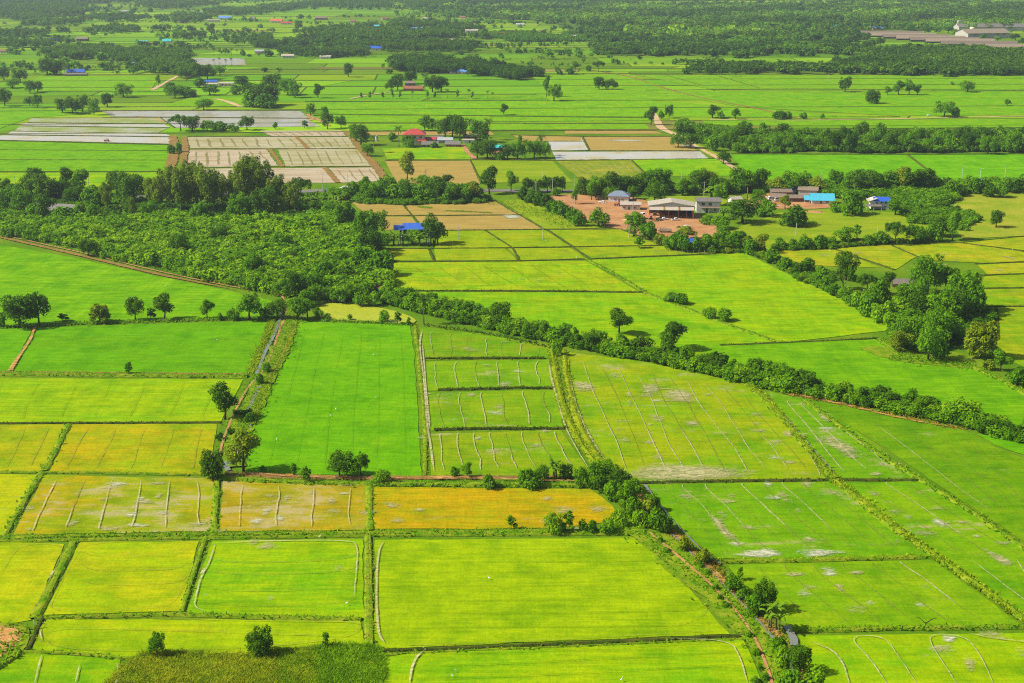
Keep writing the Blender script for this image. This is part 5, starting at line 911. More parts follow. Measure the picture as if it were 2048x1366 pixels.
# ================================================================== BUILDINGS, VEHICLES, POLES, BIRDS
def roofmat(name, c, stripe=5, rough=.45, spec=.4, dirt=.35):
    k = NT(name); p = k.obj(); wv = k.n('ShaderNodeTexWave', wave_type='BANDS', bands_direction='X', i_Scale=stripe, i_Distortion=0); k.l(p, wv.inputs['Vector'])
    n = k.noise(p, .5, 5, .65); n2 = k.noise(p, 2.5, 3, .6, (3, .5, 1)); c1 = k.mix(k.ramp(n, .35, .7, 0, dirt), c, tuple(x * .45 for x in c)); c1 = k.mix(k.ramp(n2, .45, .7, 0, .3), c1, tuple(min(.85, x * 1.3 + .02) for x in c))
    return k.done(k.bsdf(c1, rough, spec, bump=wv.outputs[0], bstr=.4, bdist=.05))
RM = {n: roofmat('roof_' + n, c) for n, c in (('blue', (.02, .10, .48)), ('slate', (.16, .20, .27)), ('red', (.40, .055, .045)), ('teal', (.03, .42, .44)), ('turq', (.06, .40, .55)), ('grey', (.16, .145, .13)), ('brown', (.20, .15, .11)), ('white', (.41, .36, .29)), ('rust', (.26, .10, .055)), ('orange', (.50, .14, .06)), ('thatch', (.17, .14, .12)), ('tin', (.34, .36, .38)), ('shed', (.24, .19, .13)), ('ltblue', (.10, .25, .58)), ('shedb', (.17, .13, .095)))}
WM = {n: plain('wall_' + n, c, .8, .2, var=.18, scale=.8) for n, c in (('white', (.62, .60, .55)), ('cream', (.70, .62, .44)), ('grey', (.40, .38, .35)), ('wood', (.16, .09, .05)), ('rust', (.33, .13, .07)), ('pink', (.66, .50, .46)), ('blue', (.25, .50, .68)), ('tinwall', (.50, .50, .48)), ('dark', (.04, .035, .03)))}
M['glass'] = plain('window_glass', (.03, .035, .04), .1, .6); M['trim'] = plain('trim', (.72, .70, .66), .6); M['redsteel'] = plain('red_steel', (.28, .04, .03), .5); M['concrete'] = plain('concrete', (.46, .44, .40), .85, .2); M['door'] = plain('door_wood', (.12, .06, .035), .6); M['greenpanel'] = plain('green_panel', (.07, .30, .20), .6)
def gable(m, x0, x1, y0, y1, z, rise, t=.14, ov=.6, ridge='x'):
    x0 -= ov; x1 += ov; y0 -= ov; y1 += ov; dz = rise * ov / max(.1, ((y1 - y0) / 2 - ov if ridge == 'x' else (x1 - x0) / 2 - ov)); z -= dz; r = rise + dz
    if ridge == 'x': c = (y0 + y1) / 2; m.prism([(y0, z), (c, z + r), (y1, z), (y1, z + t), (c, z + r + t), (y0, z + t)], x0, x1, 'x')
    else: c = (x0 + x1) / 2; m.prism([(x0, z), (c, z + r), (x1, z), (x1, z + t), (c, z + r + t), (x0, z + t)], y0, y1, 'y')
    return m
def hip(m, x0, x1, y0, y1, z, rise, ov=.8, t=.14):
    x0 -= ov; x1 += ov; y0 -= ov; y1 += ov; h = min((x1 - x0), (y1 - y0)) / 2; cy_ = (y0 + y1) / 2
    for o in (0,):
        b = [(x0, y0, z), (x1, y0, z), (x1, y1, z), (x0, y1, z)]; tb = [(x, y, z + t) for x, y, _ in b]; rd = [(x0 + h * .95, cy_, z + rise), (x1 - h * .95, cy_, z + rise)]
        m.add(b + tb + rd, [(3, 2, 1, 0), (0, 1, 5, 4), (1, 2, 6, 5), (2, 3, 7, 6), (3, 0, 4, 7), (4, 5, 9, 8), (5, 6, 9), (6, 7, 8, 9), (7, 4, 8)])
    return m
def walls(m, x0, x1, y0, y1, h, rise, ridge='x'):
    if ridge == 'x': m.prism([(y0, -.1), (y1, -.1), (y1, h), ((y0 + y1) / 2, h + rise), (y0, h)], x0, x1, 'x')
    elif ridge == 'y': m.prism([(x0, -.1), (x1, -.1), (x1, h), ((x0 + x1) / 2, h + rise), (x0, h)], y0, y1, 'y')
    else: m.box(x0, x1, y0, y1, -.1, h)
    return m
def root(name, px, py, rz, label, cat, group=None, z=0):
    p = G(px, py, z); o = bpy.data.objects.new(name, None); COL.objects.link(o); o.location = p; o.rotation_euler = (0, 0, math.radians(rz)); return tag(o, label, cat, group)
def window(rt, x, z, y, w_, h_, side='front'):
    """a glazed opening with its frame, on the wall that faces us (or an end wall)"""
    f = MB(); d = .10; 
    bx = (lambda m, a0, a1, z0, z1, o0, o1: m.box(a0, a1, y - o1, y - o0, z0, z1)) if side == 'front' else (lambda m, a0, a1, z0, z1, o0, o1: m.box(y - o1, y - o0, a0, a1, z0, z1)) if side == 'left' else (lambda m, a0, a1, z0, z1, o0, o1: m.box(y + o0, y + o1, a0, a1, z0, z1))
    bx(f, x - w_/2, x + w_/2, z, z + h_, .005, .05); g_ = build(f, 'window', M['glass'], rt)
    e = MB(); t = .12
    bx(e, x - w_/2 - t, x + w_/2 + t, z + h_, z + h_ + t, .005, d); bx(e, x - w_/2 - t, x + w_/2 + t, z - t, z, .005, d + .05); bx(e, x - w_/2 - t, x - w_/2, z, z + h_, .005, d); bx(e, x + w_/2, x + w_/2 + t, z, z + h_, .005, d); bx(e, x - .04, x + .04, z, z + h_, .052, d)
    build(e, 'frame', M['trim'], g_)
def door(rt, x, y, w_=1.0, h_=2.1): build(MB().box(x - w_/2, x + w_/2, y - .07, y - .006, 0, h_), 'door', M['door'], rt)
def house(px, py, rz, W, D, h, rise, roof, wall, label, cat='house', kind='gable', ridge='x', wins=(), doors=(), name='house', ov=.7, group=None, lwins=()):
    rt = root(name, px, py, rz, label, cat, group); x0, x1, y0, y1 = -W/2, W/2, 0, D
    m = MB(); walls(m, x0, x1, y0, y1, h, rise - .02 if kind == 'gable' else 0, ridge if kind == 'gable' else None); build(m, 'wall', WM[wall], rt)
    r = MB()
    if kind == 'gable': gable(r, x0, x1, y0, y1, h + .01, rise, ov=ov, ridge=ridge)
    elif kind == 'hip': hip(r, x0, x1, y0, y1, h + .01, rise, ov)
    else: r.prism([(y0 - ov, h + .02), (y1 + ov, h + rise), (y1 + ov, h + rise + .12), (y0 - ov, h + .14)], x0 - ov, x1 + ov, 'x')
    build(r, 'roof', RM[roof], rt)
    for x, z, w_, hh in wins: window(rt, x, z, y0, w_, hh)
    for y, z, w_, hh in lwins: window(rt, y, z, x0, w_, hh, 'left')
    for x in doors: door(rt, x, y0)
    return rt
def posts(rt, xs, ys, h, mat, r=.12, name='post'):
    for x in xs:
        for y in ys: build(MB().box(x - r, x + r, y - r, y + r, -.05, h), name, mat, rt)
# ---- two-storey cream house with the red hipped roof
rt = root('house', 829, 289, 2, 'two-storey cream house with a red hipped roof among palms', 'house'); rt.scale = (1.2, 1.2, 1.3)
build(MB().box(-7, 7, 0, 10, -.1, 6.2), 'wall', WM['cream'], rt); r_ = build(hip(MB(), -7, 7, 0, 10, 6.2, 3.4, 1.0), 'roof', RM['red'], rt)
for x in (-4.4, 0.2, 4.4): window(rt, x, 3.9, 0, 1.7, 1.3)
build(MB().box(-1.9, -1.1, -.08, -.006, 3.4, 5.4), 'door', M['door'], rt); build(MB().box(-7, 7, -.25, -.002, 3.0, 3.2), 'cornice', M['trim'], rt)
pr = MB().prism([(-3.2, 2.4), (0, 3.2), (0, 3.35), (-3.2, 2.55)], 2.2, 8.2, 'x'); build(pr, 'porch_roof', RM['red'], rt); posts(rt, (2.6, 7.8), (-2.9,), 2.42, M['trim'], .15)
house(858, 286, 0, 11, 7, 3.0, 1.6, 'red', 'cream', 'low red-roofed annexe right of the two-storey cream house', wins=((-2, 1, 1.2, 1),)); house(872, 284, 2, 10, 7, 3.4, 1.4, 'grey', 'wood', 'small dark grey roof behind the low red-roofed annexe', wins=((0, 1, 1.4, 1),))
house(860, 295, 0, 13, 7, 2.6, 2.0, 'grey', 'wood', 'grey-roofed wooden shed in front of the two-storey cream house', 'shed', wins=((-3, .9, 1.2, 1.1),), doors=(2,), name='shed'); house(889, 286, -3, 13, 8, 2.6, 1.6, 'tin', 'grey', 'pale tin-roofed shed right of the low red-roofed annexe', 'shed', name='shed', doors=(0,)); house(905, 294, -4, 12, 8, 2.4, 2.0, 'grey', 'rust', 'grey-roofed shed with a rusty front, right end of the farm row', 'shed', name='shed', doors=(-2,), wins=((2, .9, 1.2, 1),))
house(941, 280, 2, 11, 7, 3.0, 1.6, 'brown', 'wood', 'brown-roofed wooden hut behind the farm trees', 'hut', name='hut', wins=((0, 1, 1.2, 1),)); house(937, 286, 0, 9, 4, 2.4, .5, 'white', 'white', 'low white shed below the brown-roofed hut', 'shed', 'flat', name='shed', doors=(1,))
house(993, 304, -8, 12, 8, 3.6, 1.6, 'teal', 'wood', 'house with a bright teal roof half hidden in the palm clump', wins=((2, 1, 1.2, 1),), doors=(-2,)); house(998, 312, 6, 8, 5, 2.2, .9, 'rust', 'white', 'patched white and rust hut in front of the teal roof', 'hut', 'flat', name='hut')
o = root('water_tank', 753, 282, 0, 'white upright water tank at the edge of the tilled field', 'water tank'); build(MB().tube([(0, 0, -.1), (0, 0, 4.6), (0, 0, 5.2)], [1.2, 1.2, .3], 14), 'tank', WM['white'], o); build(MB().tube([(0, 0, 5.0), (0, 0, 5.5)], [.4, .4], 10), 'lid', M['concrete'], o)
# ---- long blue roof
rt = root('farmhouse', 824, 471, 2, 'farmhouse with a long bright blue metal roof beside banana plants', 'house')
build(MB().box(-7, 8, 2.2, 9, -.1, 3.3), 'wall', WM['wood'], rt); build(gable(MB(), -5, 8.6, .4, 9.2, 3.6, 2.6, ov=.4), 'roof', RM['blue'], rt); build(gable(MB(), -10.2, -5.2, 1, 8, 3.1, 2.1, ov=.3), 'side_roof', RM['blue'], rt); posts(rt, (-10, -5, 0, 4, 8), (.6,), 3.5, M['trim'], .1); window(rt, -3, 1, 2.2, 1.4, 1.2); door(rt, 1, 2.2)
house(806, 481, 0, 5, 3.5, 2.2, .4, 'tin', 'grey', 'tiny grey shack below the long blue roof', 'shack', 'flat', name='shack', doors=(0,)); house(763, 584, 14, 4.0, 3.0, 2.0, .5, 'rust', 'blue', 'tiny light blue shack with a rusty roof at the wood edge', 'shack', 'flat', name='shack', doors=(1,))
# ---- yard: hipped house, office, warehouse, two-storey house
house(1237, 404, -10, 13, 10, 3.6, 3.0, 'slate', 'white', 'white house with a blue-grey hipped roof at the back of the yard', kind='hip', wins=((-2, 1.1, 1.5, 1.2), (2.5, 1.1, 1.5, 1.2)), doors=(.4,))
rt = house(1261, 420, -6, 12, 7, 3.2, .7, 'white', 'white', 'flat-roofed white office hut beside the warehouse', 'office hut', 'flat', name='office_hut', wins=((-3.8, 1, 1.3, 1.1), (2.5, 1, 1.3, 1.1)), doors=(-1, ), lwins=((2, 1, 1, 1), (5, 1, 1, 1))); build(MB().box(-6.6, 6.6, -.85, -.62, 3.0, 3.3), 'fascia', M['redsteel'], rt)
rt = root('warehouse', 1343, 437, -4, 'open-sided warehouse with a wide cream metal roof and red posts', 'warehouse')
W2 = 13.5
build(gable(MB(), -W2, W2, 3.0, 17, 7.2, 2.2, ov=.8, ridge='y', t=.2), 'roof', RM['white'], rt)
build(MB().prism([(-W2 + .2, 6.9), (W2 - .2, 6.9), (0, 9.1)], 3.0, 3.2, 'y'), 'gable_panel', WM['tinwall'], rt); build(MB().prism([(-1.2, 5.2), (2.9, 6.7), (2.9, 6.85), (-1.2, 5.35)], -W2, W2, 'x'), 'front_awning', RM['white'], rt)
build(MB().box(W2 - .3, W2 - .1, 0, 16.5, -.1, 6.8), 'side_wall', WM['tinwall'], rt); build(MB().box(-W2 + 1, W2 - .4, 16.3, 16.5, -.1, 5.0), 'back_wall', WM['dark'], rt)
for sx in (-5, 4): build(MB().prism([(-1.22, 5.36), (2.88, 6.86), (2.88, 6.90), (-1.22, 5.40)], sx, sx + 1.1, 'x'), 'roof_light', M['bund_dry'], rt)
posts(rt, (-13, -8, -2, 4, 9, 12.6), (-.9,), 5.3, M['redsteel'], .16); posts(rt, (-13, -6, 4), (8, 15.8), 7.0, M['redsteel'], .16); build(MB().box(-W2 - .9, W2 + .9, 2.1, 2.25, 6.35, 6.55), 'beam', M['redsteel'], rt)
for i, (x, y, a, b, c) in enumerate(((-9, 9, 3, 2, 1.6), (-1, 11, 4, 2, 2.2), (6, 10, 3, 3, 1.8), (10, 7, 2, 2, 1.4))):
    p = G(1343, 437); o = link('crate_stack', MB().box(-a/2, a/2, -b/2, b/2, 0, c * .55).box(-a*.4, a*.3, -b*.4, b*.4, c*.56, c).box(-a*.5, a*.1, -b*.52, b*.1, c*1.01, c*1.3).mesh('crate_stack', WM['wood']), None, (p.x + x, p.y + y, 0), .2 * i); tag(o, 'dim stacked goods in the shade under the warehouse roof', 'goods', 'goods under the warehouse roof')
rt = root('house', 1417, 425, -3, 'two-storey white house with a brown-grey gabled roof beside the warehouse', 'house'); rt.scale = (1, 1, 1.18)
build(walls(MB(), -7.5, 7, 0, 8, 6.0, 1.28), 'wall', WM['white'], rt); build(gable(MB(), -7.5, 7, 0, 8, 6.02, 1.3, ov=.8), 'roof', RM['grey'], rt)
for x in (-3.4, .8): window(rt, x, 3.7, 0, 2.0, 1.3)
window(rt, 4, .9, 0, 1.2, 1.2); build(MB().prism([(-2.2, 2.6), (-.006, 3.1), (-.006, 3.22), (-2.2, 2.72)], -5.5, 7, 'x'), 'porch_roof', RM['brown'], rt); door(rt, -1, 0); posts(rt, (-5.2, 0, 6.6), (-2,), 2.6, M['trim'], .1); window(rt, 3, 3.6, -7.5, 1.3, 1.3, 'left')
# ---- sheds, turquoise roof, small blue-roofed house
house(1563, 394, 0, 13, 7, 3.4, 1.4, 'brown', 'wood', 'long brown-roofed shed at the back of the brown shed cluster', 'shed', name='shed', doors=(-3, 2)); house(1556, 403, -14, 9, 7, 3.0, 1.6, 'brown', 'grey', 'crooked brown shed roof beside the parked trucks', 'shed', name='shed', doors=(0,)); house(1599, 404, -2, 13, 6, 2.8, 1.4, 'brown', 'wood', 'low brown-roofed shed left of the turquoise roof', 'shed', name='shed', doors=(-3,)); house(1615, 394, -14, 12, 8, 4.4, 1.2, 'shed', 'grey', 'tilted light brown roof behind the turquoise roof', 'shed', 'flat', name='shed')
house(1584, 388, 8, 5, 4, 3.4, 1.2, 'blue', 'grey', 'small blue tarpaulin roof between two brown sheds', 'shed', name='shed')
rt = house(1645, 408, -4, 14, 9, 2.8, 3.2, 'turq', 'white', 'white house under a large turquoise metal roof', wins=((3, .9, 1.4, 1.1),), doors=(-1,), ov=.9); build(gable(MB(), -11.4, -7.95, 1, 8, 2.3, 2.2, ov=.2), 'side_roof', RM['turq'], rt); posts(rt, (-11.2, -8.2), (1,), 2.3, M['trim'], .1)
house(1474, 406, 24, 7, 5, 2.6, 1.2, 'white', 'white', 'small white-roofed hut among trees left of the parked trucks', 'hut', name='hut', doors=(0,))
rt = root('house', 1758, 418, -4, 'two-storey white house with a bright blue roof beside the dark tree mound', 'house'); build(walls(MB(), -5, 6, 0, 8, 5.2, 1.58), 'wall', WM['white'], rt); build(gable(MB(), -2.6, 6, 0, 8, 5.22, 1.7, ov=.9), 'roof', RM['blue'], rt); build(MB().prism([(-7, 4.7), (-1.5, 6.6), (-1.5, 6.75), (-7, 4.85)], -.9, 8.9, 'y'), 'side_roof', RM['white'], rt); build(MB().prism([(-4.5, 2.3), (-.01, 3.0), (-.01, 3.15), (-4.5, 2.45)], -9, 1, 'x'), 'porch_roof', RM['grey'], rt); posts(rt, (-8.6, -4, .6), (-4.2,), 2.35, M['trim'], .12)
for x in (-1.5, 1.3, 4): window(rt, x, 3.4, 0, 1.2, 1.2)
window(rt, 3.8, .8, 0, 1.3, 1.2); door(rt, 1.6, 0)
rt = root('hut', 1386, 495, 10, 'small stilted hut with a bright blue roof behind shrubs', 'hut'); build(MB().box(-3, 3, 0, 4, .8, 3.3), 'wall', WM['white'], rt); build(gable(MB(), -3, 3, 0, 4, 3.32, 1.3, ov=.6), 'roof', RM['blue'], rt); posts(rt, (-2.8, 0, 2.8), (.2, 3.8), .8, M['concrete'], .12); window(rt, 1, 1.8, 0, .9, .9); build(MB().box(-1.4, -.5, -.07, -.006, .85, 2.8), 'door', M['door'], rt)
rt = root('thatched_shelter', 1806, 578, -3, 'open shelter with a greyish thatched roof at the edge of the copse', 'shelter'); build(gable(MB(), -4.4, 4.4, 0, 5, 2.6, 1.7, ov=.5, t=.25), 'roof', RM['thatch'], rt); posts(rt, (-4, 0, 4), (.3, 4.7), 2.6, M['bark'], .1); build(MB().box(-4, 4, 4.4, 4.6, 0, 2.2), 'back_wall', WM['wood'], rt)
# ---- grey roof in the wood
rt = root('farm_shed', 106, 430, -14, 'long low house with a weathered grey roof inside the wood at left', 'house'); build(walls(MB(), -17, 17, 0, 11, 3.6, 2.38), 'wall', WM['white'], rt); build(gable(MB(), -17, 17, 0, 11, 3.62, 2.4, ov=1.2), 'roof', RM['grey'], rt)
for x in (-12, -6, 3, 10): window(rt, x, 1.1, 0, 1.8, 1.3)
door(rt, -1, 0)
# ---- far houses
FAR = [(151,148,3,22,8,3,3,'blue','grey','long blue-roofed farmhouse with a low grey annexe at left','gable'),(150,152,0,30,5,2.4,1.2,'grey','wood','low grey lean-to in front of the far long blue-roofed farmhouse','gable'),(272,130,-4,14,8,3,2,'ltblue','white','white hut with a light blue roof in front of the dark left grove','gable'),(422,168,0,14,7,3.2,1.4,'blue','white','blue-roofed half of the small white farm at left centre','gable'),(420,173,0,18,5,2.8,1,'white','white','white-roofed front of the blue and white farm','flat'),(452,172,0,16,6,3,1,'white','pink','pale pinkish shed right of the blue and white farm','flat'),
 (826,182,-6,22,8,3,2.4,'rust','rust','long low house with rusty orange walls among the far fields','gable'),(820,172,0,12,8,3.6,2,'brown','wood','brown roof behind the rusty-walled far house','gable'),(913,147,0,18,8,3,1.8,'ltblue','white','far house with a pale blue roof at the foot of the long grove','gable'),(937,148,0,12,8,3,1.6,'ltblue','white','small pale blue roof right of the far pale-blue-roofed house','gable'),(1010,140,0,15,8,3,2,'white','white','whitish hut at the right end of the long grove','gable'),
 (744,101,0,30,12,4,3,'blue','white','far hall with a wide bright blue roof left of the walled village','gable'),(800,79,-2,60,10,5,1,'white','white','long white factory wall behind the village grove','flat'),(735,74,0,40,10,5,1,'white','white','far white flat-roofed block at the left of the village grove','flat'),(830,62,0,30,10,5,2,'ltblue','white','pale blue long roof far behind the village','gable'),(755,57,0,26,10,5,2,'turq','white','turquoise roof far behind the village','gable'),
 (998,72,14,22,10,4,3,'red','cream','red-roofed house on the far lane right of the village','gable'),(1020,68,14,22,10,4,3,'red','cream','second red-roofed house on the far lane, farther right','gable'),(943,65,0,24,8,4,2,'white','white','pale far house on the lane behind the village','gable'),(894,50,0,18,10,6,2,'white','white','two-storey white far house behind the village grove','gable'),
 (450,40,0,30,12,5,4,'ltblue','white','far blue-roofed hall beside white sheds at left','gable'),(425,44,0,28,10,4,1,'white','white','long white far shed left of the far blue-roofed hall','flat'),(552,46,0,26,12,5,4,'orange','cream','far house with a large orange roof','gable'),(572,49,0,24,9,4,2,'red','pink','reddish long shed right of the large orange roof','gable'),(642,40,0,28,10,5,3,'brown','rust','brown and red far house right of the orange roof','gable'),(108,29,0,20,10,4,3,'orange','white','small orange far roof at the upper left','gable'),(28,37,0,18,10,4,3,'ltblue','white','small blue far roof at the left edge','gable'),(107,84,-10,18,9,3.5,2.6,'blue','white','far house with a blue gable roof among trees at left','gable'),(164,82,0,20,9,4,2.6,'brown','wood','far brown-roofed house right of the blue gable one','gable'),(284,89,0,16,9,3.5,3,'turq','white','far teal-blue roofed house left of a second one','gable'),(333,86,0,15,9,3.5,3,'teal','white','far teal roofed house beside the dark left grove','gable'),(10,106,0,18,9,3.5,2,'rust','white','rust-roofed far house at the left edge','gable'),
 (218,43,0,20,9,4,2,'tin','grey','grey far shed in the clump at upper left','gable'),(364,46,0,16,8,3.5,2,'rust','white','small rusty far roof left of the white sheds','gable'),(575,116,0,18,8,3.5,2,'white','white','pale far house at the right of the far pond','gable'),(650,118,0,16,8,3.5,1.4,'white','white','low white far hut left of the village grove','flat'),
 (1268,36,0,18,10,5,3,'ltblue','white','far blue-grey roof at the edge of the right woodland','gable'),(1310,40,0,14,10,4,3,'turq','white','small turquoise roof at the edge of the right woodland','gable'),(1346,42,0,14,10,4,3,'turq','white','second small turquoise roof in the right woodland','gable'),(1130,12,0,36,12,5,3,'rust','white','far rusty roof inside the right woodland','gable'),(860,16,0,30,12,5,3,'blue','white','far blue roof above the village grove','gable'),(1478,14,0,14,10,7,2,'white','white','far white building inside the right woodland','gable'),(1516,49,0,12,8,4,2,'blue','white','tiny blue roof inside the right woodland','gable'),(1673,58,-14,26,12,4,4,'turq','white','turquoise-roofed hall at the edge of the right woodland','gable'),(1757,60,0,22,9,4,3,'ltblue','rust','blue-roofed shed beside the long far sheds','gable'),(1735,56,0,12,8,4,2,'teal','white','small teal roof beside the long far sheds','gable'),(970,26,0,20,10,5,3,'tin','white','far tin roof in the trees above the village','gable'),(660,10,0,26,10,5,3,'white','white','pale far house near the top edge','gable'),(325,18,0,18,8,5,2,'white','white','far white house in the woods at upper left','gable')]
for px, py, rz, W_, D_, h_, rise, rf, wl_, lab, kd in FAR:
    house(px, py, rz, W_, D_, h_, rise, rf, wl_, lab, 'house', kd, wins=((-W_ * .25, 1.0, 1.8, 1.4), (W_ * .25, 1.0, 1.8, 1.4)), doors=(0,))
FH = random.Random(9)
for px, py in ((60,30),(180,22),(250,26),(395,28),(505,40),(560,22),(705,46),(770,40),(850,40),(925,38),(1040,52),(1085,66),(1150,78),(1225,92),(1330,62),(1400,40),(1560,30),(1640,78),(1590,20),(1790,14),(600,92),(660,78),(860,92),(905,84),(520,108)):
    house(px, py, FH.uniform(-14, 14), FH.uniform(10, 20), 8, FH.uniform(3, 5), 2.2, FH.choice(['rust', 'tin', 'brown', 'white', 'grey', 'ltblue']), FH.choice(['white', 'grey', 'pink']), 'tiny far house half hidden among distant trees', 'house', group='tiny houses among the distant trees', wins=((-2.5, 1, 1.6, 1.3), (2.5, 1, 1.6, 1.3)), doors=(0,))
# ---- the long poultry sheds at the upper right
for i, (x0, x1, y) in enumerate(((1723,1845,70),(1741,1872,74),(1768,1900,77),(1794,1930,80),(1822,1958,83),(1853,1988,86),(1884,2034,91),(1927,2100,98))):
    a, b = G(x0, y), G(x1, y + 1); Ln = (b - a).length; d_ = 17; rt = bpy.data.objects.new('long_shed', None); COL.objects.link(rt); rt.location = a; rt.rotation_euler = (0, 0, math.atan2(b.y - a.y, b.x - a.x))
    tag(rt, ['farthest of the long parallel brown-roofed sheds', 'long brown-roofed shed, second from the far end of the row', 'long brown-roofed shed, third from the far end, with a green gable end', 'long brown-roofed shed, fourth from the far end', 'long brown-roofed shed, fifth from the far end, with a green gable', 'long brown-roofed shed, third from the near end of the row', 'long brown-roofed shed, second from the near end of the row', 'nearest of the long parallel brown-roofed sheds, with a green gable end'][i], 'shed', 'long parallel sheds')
    build(walls(MB(), 0, Ln, 0, d_, 3.2, 4.2), 'wall', WM['dark'], rt); build(gable(MB(), 0, Ln, 0, d_, 3.22, 4.3, ov=1.4, t=.3), 'roof', RM['shed' if i % 2 else 'shedb'], rt); build(MB().prism([(1.5, 3.9), (d_ - 1.5, 3.9), (d_ / 2, 7.0)], -.25, -.02, 'x'), 'gable_panel', M['greenpanel'] if i in (0, 2, 4, 7) else WM['rust'], rt)  # dark walls and alternating roof tones paint in the shadow gaps between sheds
rt = root('factory_hall', 1990, 76, 12, 'large white factory hall with a grey gabled roof beyond the long sheds', 'factory'); build(walls(MB(), -55, 30, 0, 46, 9, 6.4), 'wall', WM['grey'], rt); build(gable(MB(), -55, 30, 0, 46, 9.05, 6.5, ov=1.5, t=.3), 'roof', RM['shed'], rt)
for x in (-40, -20, 5, 18): window(rt, x, 5, 0, 5, 3)
house(2010, 62, 4, 190, 30, 8, 6, 'grey', 'grey', 'long grey roof behind the large white factory hall', 'factory', name='factory_hall', wins=((-40, 3, 4, 2),)); rt = root('silo', 1943, 74, 0, 'round concrete silo left of the white factory hall', 'silo'); build(MB().tube([(0, 0, -.1), (0, 0, 17), (0, 0, 18)], [4.6, 4.6, 3.8], 18), 'tank', WM['cream'], rt); build(MB().tube([(0, 0, 17.9), (0, 0, 18.6)], [2, 2], 12), 'hatch', M['concrete'], rt)
rt = root('tower', 1920, 58, 6, 'square concrete tower rising out of trees near the factory hall', 'tower'); build(MB().box(-4.5, 4.5, 0, 8, -.1, 15).box(-4, 4, .5, 7.5, 15.01, 17), 'wall', WM['grey'], rt); window(rt, 0, 9, 0, 2, 2)
# ---- heaps lying about the yard
def heap(px, py, r, h, mat, label, cat='heap'):
    p = G(px, py); V = []; F = []; n, k = 14, 5; ph = FH.uniform(0, 6)
    for j in range(k):
        f = j / (k - 1); rr = r * (1 - f) ** .8
        for i in range(n): a = 2 * PI * i / n; w_ = 1 + .22 * math.sin(3 * a + ph + j) + FH.uniform(-.1, .1); V.append((math.cos(a) * rr * w_ * 1.3, math.sin(a) * rr * w_, h * f ** .9 * FH.uniform(.9, 1.1) - .05 * (j == 0)))
    for j in range(k - 1):
        for i in range(n): F.append((j*n+i, j*n+(i+1) % n, (j+1)*n+(i+1) % n, (j+1)*n+i))
    tag(link('heap', mesh('heap', V, F, M[mat]), None, p), label, cat)
heap(1425, 474, 5.5, 2.4, 'dirt', 'orange earth mound at the lower end of the dirt yard'); heap(1358, 455, 1.8, .9, 'bund_dark', 'small dark rubble heap on the lower dirt yard'); heap(1374, 452, 2.2, .8, 'concrete', 'grey gravel heap right of the dark rubble heap'); heap(1252, 440, 2.4, .6, 'dirt_pale', 'pale sand heap in the dirt yard left of the office hut'); heap(1630, 424, 5, .9, 'dirt', 'low reddish earth heap on the meadow below the turquoise roof'); heap(1312, 443, 1.6, .8, 'rut', 'brownish scrap heap in front of the warehouse posts'); heap(1560, 412, 2, .8, 'dirt_pale', 'pale heap before the brown sheds')
# ---- vehicles
M['paintw'] = plain('white_paint', (.78, .77, .74), .3, .5, var=.08); M['tyre'] = plain('tyre', (.02, .02, .02), .9, .1); M['rim'] = plain('rim', (.45, .45, .45), .35, .5, .6); M['truckbed'] = plain('truck_bed_paint', (.55, .44, .30), .6, .3, var=.35); M['pinkbed'] = plain('faded_red_paint', (.50, .22, .16), .7, .2, var=.3); M['redp'] = plain('red_paint', (.45, .04, .025), .45, .4); M['lamp_red'] = plain('tail_lamp', (.4, .02, .02), .3); M['lampw'] = plain('headlamp', (.7, .7, .65), .2)
def wheels(rt, xs, w_, r=.36, tw=.24):
    for x in xs:
        for s in (-1, 1):
            y = s * w_ / 2; o = link('wheel', MB().tube([(x, y - tw/2, r), (x, y + tw/2, r)], [r, r], 14).mesh('tyre', M['tyre']), rt); link('rim', MB().tube([(x, y + s * tw/2, r), (x, y + s * (tw/2 + .015), r)], [r * .6, r * .5], 10).mesh('rim', M['rim']), o)
